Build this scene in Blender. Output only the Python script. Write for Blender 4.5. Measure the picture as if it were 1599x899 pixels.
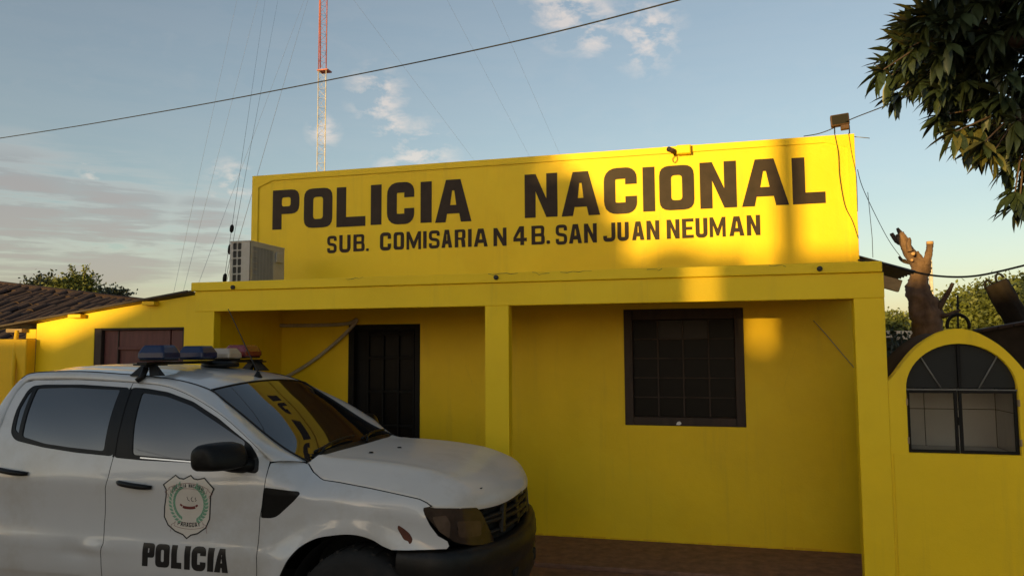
import bpy, bmesh, math, random
import numpy as np
from mathutils import Vector, Matrix, Quaternion
from mathutils.geometry import delaunay_2d_cdt

for o in list(bpy.data.objects): bpy.data.objects.remove(o, do_unlink=True)
scene = bpy.context.scene
C = scene.collection
R = math.radians
random.seed(11); rng = np.random.default_rng(7)

# ------------------------------------------------------------------ camera
CZ, YAW, PITCH, ROLL, FPX, W, H = 1.888, 0.25774, 0.07918, -0.00534, 1201.9, 1599, 899
fwd = Vector((-math.sin(YAW)*math.cos(PITCH), math.cos(YAW)*math.cos(PITCH), math.sin(PITCH)))
rt0 = Vector((math.cos(YAW), math.sin(YAW), 0)); up0 = rt0.cross(fwd)
RT = rt0*math.cos(ROLL)+up0*math.sin(ROLL); UP = -rt0*math.sin(ROLL)+up0*math.cos(ROLL)
cd = bpy.data.cameras.new('camera'); cam = bpy.data.objects.new('camera', cd); C.objects.link(cam)
cam.matrix_world = Matrix(((RT.x, UP.x, -fwd.x, 0), (RT.y, UP.y, -fwd.y, 0), (RT.z, UP.z, -fwd.z, CZ), (0, 0, 0, 1)))
cd.sensor_width = 36.0; cd.lens = 36.0*FPX/W; cd.clip_start = 0.05; cd.clip_end = 3000
scene.camera = cam
CAM = Vector((0, 0, CZ))
def at(px, py, Y):
    d = fwd+RT*((px-W/2)/FPX)-UP*((py-H/2)/FPX)
    return CAM+d*(Y/d.y)
def proj(P):
    d = Vector(P)-CAM; k = d.dot(fwd)
    return W/2+FPX*d.dot(RT)/k, H/2-FPX*d.dot(UP)/k

# ------------------------------------------------------------------ light
SUN_AZ, SUN_EL = R(21), R(3.8)                      # sun low behind the viewer, to the left of the wall's normal
sun_dir = Vector((-math.sin(SUN_AZ)*math.cos(SUN_EL), -math.cos(SUN_AZ)*math.cos(SUN_EL), math.sin(SUN_EL)))
sl = bpy.data.lights.new('sun', 'SUN'); sl.energy = 3.3; sl.angle = R(0.55); sl.color = (1.0, 0.67, 0.20)
so = bpy.data.objects.new('sun', sl); C.objects.link(so)
so.rotation_euler = (-sun_dir).to_track_quat('-Z', 'Y').to_euler(); so.location = sun_dir*60
world = bpy.data.worlds.new('World'); scene.world = world; world.use_nodes = True
wt = world.node_tree; wn = wt.nodes; wn.clear()
def N(nt, typ, **kw):
    n_ = nt.nodes.new(typ)
    for k, v in kw.items(): setattr(n_, k, v)
    return n_
def math_n(nt, op, a, b=None, clamp=False):
    m = nt.nodes.new('ShaderNodeMath'); m.operation = op; m.use_clamp = clamp
    for i, v in enumerate((a, b)):
        if v is None: continue
        if isinstance(v, (int, float)): m.inputs[i].default_value = v
        else: nt.links.new(v, m.inputs[i])
    return m.outputs[0]
sky = N(wt, 'ShaderNodeTexSky', sky_type='NISHITA', sun_disc=False, sun_elevation=SUN_EL,
        sun_rotation=math.atan2(sun_dir.x, sun_dir.y), altitude=100, air_density=1.0, dust_density=0.95, ozone_density=1.6)
tcw = N(wt, 'ShaderNodeTexCoord')
sepw = N(wt, 'ShaderNodeSeparateXYZ'); wt.links.new(tcw.outputs['Generated'], sepw.inputs[0])
# clouds: small puffs high up and long grey-mauve streaks low down, thinner elsewhere round the sky
def dot_mask(px, py, deg, soft=1.0):
    d = (fwd+RT*((px-W/2)/FPX)-UP*((py-H/2)/FPX)).normalized()
    v = N(wt, 'ShaderNodeVectorMath', operation='DISTANCE'); wt.links.new(tcw.outputs['Generated'], v.inputs[0]); v.inputs[1].default_value = tuple(d)
    return math_n(wt, 'SUBTRACT', 1.0, math_n(wt, 'DIVIDE', v.outputs['Value'], R(deg)*1.0), True)
def cloud_noise(scale, stretch, lo, hi, detail=8, rough=.6, loc=(0, 0, 0)):
    m_ = N(wt, 'ShaderNodeMapping'); m_.inputs['Scale'].default_value = stretch; m_.inputs['Location'].default_value = loc; wt.links.new(tcw.outputs['Generated'], m_.inputs[0])
    n_ = N(wt, 'ShaderNodeTexNoise'); n_.inputs['Scale'].default_value = scale; n_.inputs['Detail'].default_value = detail; n_.inputs['Roughness'].default_value = rough; n_.inputs['Distortion'].default_value = .25
    wt.links.new(m_.outputs[0], n_.inputs[0])
    return math_n(wt, 'DIVIDE', math_n(wt, 'SUBTRACT', n_.outputs['Fac'], lo), hi-lo, True)
def maxn(l):
    o = l[0]
    for q in l[1:]: o = math_n(wt, 'MAXIMUM', o, q)
    return o
puffm = maxn([dot_mask(885, 8, 3.6), dot_mask(925, 42, 2.6), dot_mask(1010, 55, 3.2), dot_mask(588, 150, 2.6), dot_mask(612, 195, 1.8), dot_mask(650, 250, 3.6), dot_mask(362, 292, 2.2), dot_mask(505, 205, 1.5), dot_mask(140, 270, 1.0)])
puff = math_n(wt, 'MULTIPLY', cloud_noise(20, (1, 1, 2.0), .46, .64), math_n(wt, 'MULTIPLY', math_n(wt, 'ADD', puffm, .035), 1.7), True)
lowm = maxn([dot_mask(20, 358, 6.5), dot_mask(170, 382, 6.5), dot_mask(320, 372, 4), dot_mask(-180, 350, 6.5)])
streak = math_n(wt, 'MULTIPLY', cloud_noise(3.6, (1.2, 1.2, 13), .38, .58), math_n(wt, 'MULTIPLY', math_n(wt, 'ADD', lowm, .02), 1.8), True)
cfac = math_n(wt, 'MULTIPLY', math_n(wt, 'MAXIMUM', math_n(wt, 'MULTIPLY', puff, .8), streak), .55)
ccol = N(wt, 'ShaderNodeMix', data_type='RGBA'); wt.links.new(math_n(wt, 'MULTIPLY', streak, 1.6, True), ccol.inputs['Factor'])
ccol.inputs['A'].default_value = (3.9, 3.15, 2.6, 1); ccol.inputs['B'].default_value = (1.45, 1.14, 1.06, 1)
mixw = N(wt, 'ShaderNodeMix', data_type='RGBA'); wt.links.new(cfac, mixw.inputs['Factor'])
hs_ = N(wt, 'ShaderNodeHueSaturation'); hs_.inputs['Saturation'].default_value = 0.72; wt.links.new(sky.outputs[0], hs_.inputs['Color']); wt.links.new(hs_.outputs[0], mixw.inputs['A']); wt.links.new(ccol.outputs['Result'], mixw.inputs['B'])
bgn = N(wt, 'ShaderNodeBackground'); bgn.inputs['Strength'].default_value = 0.15
wt.links.new(mixw.outputs['Result'], bgn.inputs['Color'])
wo = N(wt, 'ShaderNodeOutputWorld'); wt.links.new(bgn.outputs[0], wo.inputs[0])
scene.view_settings.view_transform = 'Standard'; scene.view_settings.look = 'None'
scene.view_settings.exposure = 0.95; scene.view_settings.gamma = 1.0
scene.render.engine = 'CYCLES'

# ------------------------------------------------------------------ materials
MATS = {}
def mat(name, col, rough=0.6, var=0.12, scale=3.0, bump=0.0, bscale=60.0, metal=0.0, spec=0.5, coat=0.0, dirt=None, dirt_amt=0.0, dirt_scale=2.0, stretch=(1, 1, 1), trans=0.0, rvar=0.0, wall=False):
    m = bpy.data.materials.new(name); m.use_nodes = True; nt = m.node_tree
    b = nt.nodes['Principled BSDF']; L = nt.links
    tc = N(nt, 'ShaderNodeTexCoord'); mp = N(nt, 'ShaderNodeMapping'); mp.inputs['Scale'].default_value = stretch
    L.new(tc.outputs['Object'], mp.inputs[0])
    n1 = N(nt, 'ShaderNodeTexNoise'); n1.inputs['Scale'].default_value = scale; n1.inputs['Detail'].default_value = 6; n1.inputs['Roughness'].default_value = 0.62
    L.new(mp.outputs[0], n1.inputs['Vector'])
    rp = N(nt, 'ShaderNodeValToRGB'); e = rp.color_ramp.elements
    e[0].position = 0.3; e[1].position = 0.7
    e[0].color = tuple(c*(1-var) for c in col)+(1,); e[1].color = tuple(min(1, c*(1+var)) for c in col)+(1,)
    L.new(n1.outputs['Fac'], rp.inputs[0]); out = rp.outputs[0]
    if dirt:
        n2 = N(nt, 'ShaderNodeTexNoise'); n2.inputs['Scale'].default_value = dirt_scale; n2.inputs['Detail'].default_value = 8; n2.inputs['Roughness'].default_value = 0.7
        L.new(mp.outputs[0], n2.inputs['Vector'])
        r2 = N(nt, 'ShaderNodeValToRGB'); r2.color_ramp.elements[0].position = 0.5; r2.color_ramp.elements[1].position = 0.75
        L.new(n2.outputs['Fac'], r2.inputs[0])
        mx = N(nt, 'ShaderNodeMix', data_type='RGBA'); L.new(math_n(nt, 'MULTIPLY', r2.outputs[0], dirt_amt), mx.inputs['Factor'])
        L.new(out, mx.inputs['A']); mx.inputs['B'].default_value = dirt+(1,); out = mx.outputs['Result']
    if wall:
        ms_ = N(nt, 'ShaderNodeMapping'); ms_.inputs['Scale'].default_value = (9, 9, .55); L.new(tc.outputs['Object'], ms_.inputs[0])
        ns_ = N(nt, 'ShaderNodeTexNoise'); ns_.inputs['Scale'].default_value = 1.0; ns_.inputs['Detail'].default_value = 7; ns_.inputs['Roughness'].default_value = .7; L.new(ms_.outputs[0], ns_.inputs['Vector'])
        rs_ = N(nt, 'ShaderNodeValToRGB'); rs_.color_ramp.elements[0].position = .55; rs_.color_ramp.elements[1].position = .80; L.new(ns_.outputs['Fac'], rs_.inputs[0])
        mx2 = N(nt, 'ShaderNodeMix', data_type='RGBA'); L.new(math_n(nt, 'MULTIPLY', rs_.outputs[0], .32), mx2.inputs['Factor']); L.new(out, mx2.inputs['A']); mx2.inputs['B'].default_value = (.50, .34, .03, 1); out = mx2.outputs['Result']
        np_ = N(nt, 'ShaderNodeTexNoise'); np_.inputs['Scale'].default_value = .9; np_.inputs['Detail'].default_value = 4; L.new(tc.outputs['Object'], np_.inputs['Vector'])
        rp_ = N(nt, 'ShaderNodeValToRGB'); rp_.color_ramp.elements[0].position = .52; rp_.color_ramp.elements[1].position = .56; L.new(np_.outputs['Fac'], rp_.inputs[0])
        mx3 = N(nt, 'ShaderNodeMix', data_type='RGBA'); L.new(math_n(nt, 'MULTIPLY', rp_.outputs[0], .30), mx3.inputs['Factor']); L.new(out, mx3.inputs['A']); mx3.inputs['B'].default_value = (.92, .66, .015, 1); out = mx3.outputs['Result']
        nk_ = N(nt, 'ShaderNodeTexNoise'); nk_.inputs['Scale'].default_value = 14; nk_.inputs['Detail'].default_value = 8; nk_.inputs['Roughness'].default_value = .8; L.new(tc.outputs['Object'], nk_.inputs['Vector'])
        rk_ = N(nt, 'ShaderNodeValToRGB'); rk_.color_ramp.elements[0].position = .70; rk_.color_ramp.elements[1].position = .76; L.new(nk_.outputs['Fac'], rk_.inputs[0])
        mx4 = N(nt, 'ShaderNodeMix', data_type='RGBA'); L.new(math_n(nt, 'MULTIPLY', rk_.outputs[0], .5), mx4.inputs['Factor']); L.new(out, mx4.inputs['A']); mx4.inputs['B'].default_value = (.30, .19, .04, 1); out = mx4.outputs['Result']
    L.new(out, b.inputs['Base Color'])
    b.inputs['Roughness'].default_value = rough; b.inputs['Metallic'].default_value = metal
    b.inputs['Specular IOR Level'].default_value = spec; b.inputs['Coat Weight'].default_value = coat; b.inputs['Coat Roughness'].default_value = 0.07
    if rvar:
        L.new(math_n(nt, 'ADD', math_n(nt, 'MULTIPLY', n1.outputs['Fac'], rvar*2), rough-rvar), b.inputs['Roughness'])
    if bump:
        n3 = N(nt, 'ShaderNodeTexNoise'); n3.inputs['Scale'].default_value = bscale; n3.inputs['Detail'].default_value = 5
        L.new(mp.outputs[0], n3.inputs['Vector'])
        n4 = N(nt, 'ShaderNodeTexNoise'); n4.inputs['Scale'].default_value = bscale*0.06; n4.inputs['Detail'].default_value = 3
        L.new(mp.outputs[0], n4.inputs['Vector'])
        hsum = math_n(nt, 'ADD', n3.outputs['Fac'], math_n(nt, 'MULTIPLY', n4.outputs['Fac'], 3.0))
        bp = N(nt, 'ShaderNodeBump'); bp.inputs['Strength'].default_value = bump; bp.inputs['Distance'].default_value = 0.004
        L.new(hsum, bp.inputs['Height']); L.new(bp.outputs[0], b.inputs['Normal'])
    if trans:
        b.inputs['Transmission Weight'].default_value = trans
    MATS[name] = m; return m
YEL = (0.88, 0.595, 0.006)
mat('yellow_paint', YEL, 0.55, 0.05, 1.3, 0.35, 90, spec=0.35, dirt=(0.78, 0.51, 0.02), dirt_amt=0.30, dirt_scale=1.6, wall=True)
mat('yellow_fence_paint', (0.80, 0.48, 0.010), 0.6, 0.07, 1.6, 0.4, 90, spec=0.3, dirt=(0.5, 0.32, 0.03), dirt_amt=0.35, dirt_scale=2.4, wall=True)
mat('letter_paint', (0.030, 0.018, 0.012), 0.55, 0.25, 9, 0.2, 120, spec=0.22)
mat('soffit_plaster', (0.72, 0.48, 0.03), 0.7, 0.12, 3, 0.3)
mat('porch_floor', (0.20, 0.095, 0.052), 0.75, 0.35, 9, 0.5, 50, dirt=(0.27, 0.15, 0.095), dirt_amt=0.5, dirt_scale=14)
mat('dirt_ground', (0.40, 0.245, 0.15), 0.9, 0.25, 0.8, 0.8, 25)
mat('dark_wood', (0.034, 0.020, 0.013), 0.7, 0.35, 4, 0.3, 60, stretch=(4, 4, .6))
mat('shutter_wood', (0.105, 0.030, 0.026), 0.6, 0.25, 4, 0.3, 60, stretch=(6, 6, 1))
mat('black_metal', (0.007, 0.0065, 0.006), 0.6, 0.3, 8, spec=0.2)
mat('dark_pane', (0.008, 0.0065, 0.005), 0.4, 0.3, 5, spec=0.12)
mat('frost_pane', (0.020, 0.014, 0.010), 0.4, 0.3, 6, spec=0.2)
mat('conduit', (0.42, 0.36, 0.26), 0.6, 0.15, 12)
mat('ac_white', (0.44, 0.42, 0.385), 0.5, 0.08, 4, dirt=(0.3, 0.25, 0.17), dirt_amt=0.4, dirt_scale=5)
mat('ac_dark', (0.018, 0.018, 0.018), 0.6)
mat('ac_fin', (0.42, 0.41, 0.39), 0.5, 0.1, 5)
mat('bar_grey', (0.16, 0.155, 0.14), 0.6)
mat('cable_black', (0.010, 0.010, 0.010), 0.6)
mat('cable_steel', (0.28, 0.28, 0.29), 0.5, metal=0.4)
mat('rust_metal', (0.07, 0.035, 0.022), 0.75, 0.4, 9, 0.4)
mat('mast_red', (0.36, 0.10, 0.08), 0.6, 0.2, 3)
mat('mast_white', (0.50, 0.46, 0.40), 0.6, 0.12, 3, dirt=(0.4, 0.2, 0.1), dirt_amt=0.4)
mat('clay_tile', (0.034, 0.016, 0.012), 0.85, 0.35, 5, 0.5, 40, dirt=(0.025, 0.019, 0.016), dirt_amt=0.8, dirt_scale=3)
mat('roof_sheet', (0.20, 0.18, 0.15), 0.6, 0.25, 4, dirt=(0.14, 0.07, 0.04), dirt_amt=0.6)
mat('rafter_wood', (0.32, 0.22, 0.11), 0.7, 0.2, 4, 0.3, stretch=(1, 5, 5))
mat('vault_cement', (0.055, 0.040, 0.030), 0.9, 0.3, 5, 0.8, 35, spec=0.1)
mat('old_wall', (0.030, 0.023, 0.019), 0.9, 0.35, 4, 0.7, 30, spec=0.1)
mat('tile_white', (0.70, 0.69, 0.67), 0.3, 0.08, 3)
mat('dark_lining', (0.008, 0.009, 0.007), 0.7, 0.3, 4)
mat('bark', (0.085, 0.055, 0.040), 0.9, 0.35, 7, 1.0, 22, stretch=(1, 1, .4))
mat('stump_bark', (0.165, 0.098, 0.066), 0.9, 0.5, 9, 1.0, 34, stretch=(1, 1, .5))
mat('cut_wood', (0.55, 0.33, 0.17), 0.8, 0.15, 14)
mat('plaster_pale', (0.50, 0.42, 0.32), 0.8, 0.12, 1, 0.3)
mat('mango_leaf', (0.034, 0.050, 0.022), 0.42, 0.4, 6, spec=0.5)
mat('mango_leaf_old', (0.10, 0.095, 0.028), 0.5, 0.3, 6, spec=0.4)  # yellower leaf tone with the low sun's light painted in
mat('leaf_light', (0.11, 0.13, 0.022), 0.6, 0.4, 1.4)
mat('leaf_dark', (0.034, 0.044, 0.015), 0.6, 0.4, 1.4)
# truck
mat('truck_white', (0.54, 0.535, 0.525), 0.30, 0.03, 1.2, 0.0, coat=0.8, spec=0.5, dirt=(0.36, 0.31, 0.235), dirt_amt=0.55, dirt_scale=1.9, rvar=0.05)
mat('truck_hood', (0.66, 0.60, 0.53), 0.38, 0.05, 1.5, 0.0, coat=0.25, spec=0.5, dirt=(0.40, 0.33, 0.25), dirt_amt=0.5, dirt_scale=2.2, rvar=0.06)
mat('truck_black', (0.006, 0.006, 0.006), 0.42, 0.25, 12, 0.15, 160, spec=0.22)
mat('truck_plastic', (0.008, 0.0075, 0.007), 0.42, 0.35, 6, 0.3, 120, spec=0.3, dirt=(0.032, 0.022, 0.015), dirt_amt=0.5, dirt_scale=5)
mat('truck_gap', (0.006, 0.006, 0.006), 0.9, 0.1)
mat('tint_glass', (0.010, 0.011, 0.011), 0.03, 0.1, 3, spec=1.0, coat=1.0)
mat('windshield_glass', (0.009, 0.010, 0.011), 0.025, 0.1, 3, spec=0.95)
mat('headlight_lens', (0.034, 0.022, 0.016), 0.12, 0.45, 5, spec=0.3, coat=0.15)
mat('headlight_cup', (0.075, 0.048, 0.033), 0.25, 0.35, 8, metal=0.3, coat=0.15)
mat('tyre_rubber', (0.010, 0.009, 0.008), 0.85, 0.3, 9, 0.5, 60, dirt=(0.07, 0.045, 0.03), dirt_amt=0.5)
mat('rim_steel', (0.12, 0.115, 0.11), 0.5, 0.2, 5, metal=0.5)
mat('lamp_blue', (0.004, 0.016, 0.065), 0.22, 0.2, 6, spec=0.35, coat=0.1)
mat('lamp_red', (0.16, 0.012, 0.014), 0.2, 0.2, 6, spec=0.6, coat=0.5)
mat('lamp_clear', (0.42, 0.34, 0.26), 0.2, 0.15, 6, coat=0.5)
mat('rust_scar', (0.10, 0.030, 0.014), 0.85, 0.4, 18, 0.5)
mat('decal_black', (0.012, 0.012, 0.012), 0.35, 0.1)
mat('decal_cream', (0.60, 0.545, 0.47), 0.4, 0.06, 5)
mat('decal_green', (0.16, 0.34, 0.22), 0.45, 0.15, 9)
mat('decal_red', (0.17, 0.035, 0.03), 0.45, 0.15, 9)
mat('chrome_strip', (0.75, 0.74, 0.72), 0.2, 0.03, metal=0.7)
mat('tail_red', (0.35, 0.02, 0.02), 0.2, 0.1)

# ------------------------------------------------------------------ mesh helpers
class MB:
    def __init__(s): s.v = []; s.f = []
    def add(s, vs, fs):
        b = len(s.v); s.v += [tuple(v) for v in vs]; s.f += [tuple(i+b for i in f) for f in fs]; return s
    def box(s, lo, hi, M=None):
        x0, y0, z0 = lo; x1, y1, z1 = hi
        vs = [Vector(p) for p in ((x0, y0, z0), (x1, y0, z0), (x1, y1, z0), (x0, y1, z0), (x0, y0, z1), (x1, y0, z1), (x1, y1, z1), (x0, y1, z1))]
        if M is not None: vs = [M @ v for v in vs]
        return s.add(vs, [(0, 3, 2, 1), (4, 5, 6, 7), (0, 1, 5, 4), (1, 2, 6, 5), (2, 3, 7, 6), (3, 0, 4, 7)])
    def tube(s, pts, rad, seg=6, cap=True):
        pts = [Vector(p) for p in pts]; n = len(pts)
        rad = [rad]*n if isinstance(rad, (int, float)) else rad
        t0 = (pts[1]-pts[0]).normalized(); ref = Vector((0, 0, 1)) if abs(t0.z) < 0.9 else Vector((1, 0, 0))
        a = t0.cross(ref).normalized(); vs = []
        for i in range(n):
            t = (pts[min(i+1, n-1)]-pts[max(i-1, 0)]).normalized()
            a = (a-t*a.dot(t)).normalized(); b = t.cross(a)
            for k in range(seg):
                w = 2*math.pi*k/seg; vs.append(pts[i]+(a*math.cos(w)+b*math.sin(w))*rad[i])
        fs = [(i*seg+k, i*seg+(k+1) % seg, (i+1)*seg+(k+1) % seg, (i+1)*seg+k) for i in range(n-1) for k in range(seg)]
        if cap: fs += [tuple(range(seg-1, -1, -1)), tuple((n-1)*seg+k for k in range(seg))]
        return s.add(vs, fs)
    def lathe(s, prof, c, axis='y', seg=32):
        vs = []
        for r, h in prof:
            for k in range(seg):
                w = 2*math.pi*k/seg
                if axis == 'y': vs.append((c[0]+r*math.cos(w), c[1]+h, c[2]+r*math.sin(w)))
                else: vs.append((c[0]+r*math.cos(w), c[1]+r*math.sin(w), c[2]+h))
        n = len(prof)
        fs = [(i*seg+k, i*seg+(k+1) % seg, (i+1)*seg+(k+1) % seg, (i+1)*seg+k) for i in range(n-1) for k in range(seg)]
        return s.add(vs, fs)
    def grid(s, P):
        n, m = len(P), len(P[0])
        return s.add([p for row in P for p in row], [(i*m+j, i*m+j+1, (i+1)*m+j+1, (i+1)*m+j) for i in range(n-1) for j in range(m-1)])
    def build(s, name, m, parent=None, smooth=False, bevel=0.0, fixn=True):
        me = bpy.data.meshes.new(name); me.from_pydata(s.v, [], s.f)
        if fixn:
            bm = bmesh.new(); bm.from_mesh(me); bmesh.ops.recalc_face_normals(bm, faces=bm.faces); bm.to_mesh(me); bm.free()
        return mobj(name, me, m, parent, smooth, bevel)
def mobj(name, me, m, parent=None, smooth=False, bevel=0.0):
    if m and not me.materials: me.materials.append(MATS[m])
    if smooth: me.polygons.foreach_set('use_smooth', [True]*len(me.polygons))
    me.update()
    o = bpy.data.objects.new(name, me); C.objects.link(o)
    if parent is not None:
        o.parent = parent
        if parent.get('_world'): o.matrix_parent_inverse = Matrix.Translation(-parent.location)
    if bevel:
        b = o.modifiers.new('bevel', 'BEVEL'); b.width = bevel; b.segments = 2; b.limit_method = 'ANGLE'; b.angle_limit = R(40)
    return o
def tag(o, label=None, cat=None, group=None, kind=None):
    if cat and not kind: kind = 'thing'
    if label: o['label'] = label
    if cat: o['category'] = cat
    if group: o['group'] = group
    if kind: o['kind'] = kind
    return o
EMPTIES = []
def thing(name, label, cat, loc=(0, 0, 0), group=None):
    o = bpy.data.objects.new(name, None); C.objects.link(o); o.location = loc; o.empty_display_size = 0.1
    o['_world'] = 1; EMPTIES.append(o)
    return tag(o, label, cat, group)
def box(name, lo, hi, m, parent=None, bevel=0.006): return MB().box(lo, hi).build(name, m, parent, bevel=bevel)
def tube(name, pts, r, m, parent=None, seg=6): return MB().tube(pts, r, seg).build(name, m, parent, smooth=True)
def catenary(a, b, sag, n=24):
    a, b = Vector(a), Vector(b)
    return [a.lerp(b, i/n)-Vector((0, 0, sag*4*(i/n)*(1-i/n))) for i in range(n+1)]
def spline(pts, n=8):
    pts = [Vector(p) for p in pts]; out = []
    for i in range(len(pts)-1):
        p0, p1, p2, p3 = pts[max(i-1, 0)], pts[i], pts[i+1], pts[min(i+2, len(pts)-1)]
        for k in range(n):
            t = k/n; out.append(0.5*((2*p1)+(p2-p0)*t+(2*p0-5*p1+4*p2-p3)*t*t+(3*p1-p0-3*p2+p3)*t**3))
    return out+[pts[-1]]

# polygons on surfaces -------------------------------------------------
def inside(poly, x, y):
    c = False; j = len(poly)-1
    for i in range(len(poly)):
        xi, yi = poly[i]; xj, yj = poly[j]
        if (yi > y) != (yj > y) and x < (xj-xi)*(y-yi)/(yj-yi)+xi: c = not c
        j = i
    return c
def area(poly): return 0.5*sum(poly[i][0]*poly[(i+1) % len(poly)][1]-poly[(i+1) % len(poly)][0]*poly[i][1] for i in range(len(poly)))
def inset(poly, d):
    s = 1 if area(poly) > 0 else -1; out = []; n = len(poly)
    for i in range(n):
        p0, p1, p2 = Vector(poly[i-1]), Vector(poly[i]), Vector(poly[(i+1) % n])
        a = (p1-p0).normalized(); b = (p2-p1).normalized()
        na, nb = Vector((-a.y, a.x))*s, Vector((-b.y, b.x))*s
        m = (na+nb); m = m/max(m.length_squared/2, 0.4)
        out.append(tuple(p1+m*d))
    return out
def resample(poly, step):
    out = []
    for i in range(len(poly)):
        a, b = poly[i], poly[(i+1) % len(poly)]; L = math.hypot(b[0]-a[0], b[1]-a[1]); k = max(1, int(math.ceil(L/step)))
        out += [(a[0]+(b[0]-a[0])*t/k, a[1]+(b[1]-a[1])*t/k) for t in range(k)]
    return out
def rnd(poly, r, n=4):
    """round the corners of a polygon"""
    out = []; m = len(poly)
    for i in range(m):
        p0, p1, p2 = Vector(poly[i-1]), Vector(poly[i]), Vector(poly[(i+1) % m])
        d = min(r, (p0-p1).length*0.45, (p2-p1).length*0.45)
        a = p1+(p0-p1).normalized()*d; b = p1+(p2-p1).normalized()*d
        for k in range(n+1):
            t = k/n; out.append(tuple((1-t)**2*a+2*t*(1-t)*p1+t*t*b))
    return out
def sm(pts, n=4): return [(v.x, v.z) for v in spline([(a, 0, b) for a, b in pts], n)]
def cdt(outer, holes, step, grid=True):
    outer = resample(outer, step); holes = [resample(h, step) for h in holes]
    vs, es = [], []
    for lp in [outer]+holes:
        b = len(vs); vs += lp; es += [(b+i, b+(i+1) % len(lp)) for i in range(len(lp))]
    if grid:
        bd = np.array(vs)
        xs = [p[0] for p in outer]; ys = [p[1] for p in outer]
        for gx in np.arange(min(xs)+step*.5, max(xs), step):
            for gy in np.arange(min(ys)+step*.5, max(ys), step):
                if inside(outer, gx, gy) and not any(inside(h, gx, gy) for h in holes):
                    if ((bd-(gx, gy))**2).sum(1).min() > (0.55*step)**2: vs.append((gx, gy))
    r = delaunay_2d_cdt([Vector(v) for v in vs], es, [], 0, 1e-6)
    V = [tuple(v) for v in r[0]]; T = []
    for f in r[2]:
        cx = sum(V[i][0] for i in f)/len(f); cy = sum(V[i][1] for i in f)/len(f)
        if inside(outer, cx, cy) and not any(inside(h, cx, cy) for h in holes): T.append(tuple(f))
    return V, T
def surf_panel(name, outer, holes, fn, m, parent, step=0.04, thick=0.012, off=0.0, grid=True, flip=False, lipmat=None):
    V, T = cdt(outer, holes, step, grid)
    e = 1e-3; P = []; Nn = []
    for x, y in V:
        p = Vector(fn(x, y)); dx = Vector(fn(x+e, y))-Vector(fn(x-e, y)); dy = Vector(fn(x, y+e))-Vector(fn(x, y-e))
        n_ = dx.cross(dy)
        n_ = n_.normalized() if n_.length > 0 else Vector((0, -1, 0))
        if flip: n_ = -n_
        P.append(p+n_*off); Nn.append(n_)
    faces = []
    for t in T:
        a = (P[t[1]]-P[t[0]]).cross(P[t[2]]-P[t[0]])
        faces.append(t if a.dot(Nn[t[0]]) >= 0 else t[::-1])
    vs = [tuple(p) for p in P]; nface = len(faces)
    if thick:
        cnt = {}
        for f in faces:
            for i in range(len(f)):
                a, b = f[i], f[(i+1) % len(f)]; cnt[(a, b)] = 1
        bd = [(a, b) for a, b in cnt if (b, a) not in cnt]
        ix = {}
        for a, b in bd:
            for q in (a, b):
                if q not in ix:
                    ix[q] = len(vs); vs.append(tuple(P[q])); vs.append(tuple(P[q]-Nn[q]*thick))
        for a, b in bd: faces.append((ix[b], ix[a], ix[a]+1, ix[b]+1))
    me = bpy.data.meshes.new(name); me.from_pydata(vs, [], faces)
    o = mobj(name, me, m, parent, smooth=True)
    if lipmat:
        me.materials.append(MATS[lipmat])
        me.polygons.foreach_set('material_index', [0]*nface+[1]*(len(me.polygons)-nface))
    NN = [tuple(n_) for n_ in Nn]
    if thick:
        ext = [None]*(len(vs)-len(P))
        for q, k in ix.items(): ext[k-len(P)] = NN[q]; ext[k-len(P)+1] = NN[q]
        NN = NN+ext
    if len(NN) == len(me.vertices): me.normals_split_custom_set_from_vertices(NN)
    return o
# block-letter outlines in a w x h box, stroke t -----------------------
def strokepoly(pts, t):
    pts = [Vector(p) for p in pts]; Lf, Rg = [], []
    for i, p in enumerate(pts):
        a = (pts[i]-pts[i-1]).normalized() if i else (pts[1]-pts[0]).normalized()
        b = (pts[i+1]-pts[i]).normalized() if i < len(pts)-1 else a
        na, nb = Vector((-a.y, a.x)), Vector((-b.y, b.x)); m = na+nb; m = m/max(m.length_squared/2, 0.5)
        Lf.append(tuple(p+m*t/2)); Rg.append(tuple(p-m*t/2))
    return Lf+Rg[::-1]
def rpath(pts, r, n=5):
    pts = [Vector(p) for p in pts]; out = [tuple(pts[0])]
    for i in range(1, len(pts)-1):
        d = min(r, (pts[i]-pts[i-1]).length*.5, (pts[i+1]-pts[i]).length*.5)
        a = pts[i]+(pts[i-1]-pts[i]).normalized()*d; b = pts[i]+(pts[i+1]-pts[i]).normalized()*d
        out += [tuple((1-k/n)**2*a+2*(k/n)*(1-k/n)*pts[i]+(k/n)**2*b) for k in range(n+1)]
    return out+[tuple(pts[-1])]
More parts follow.
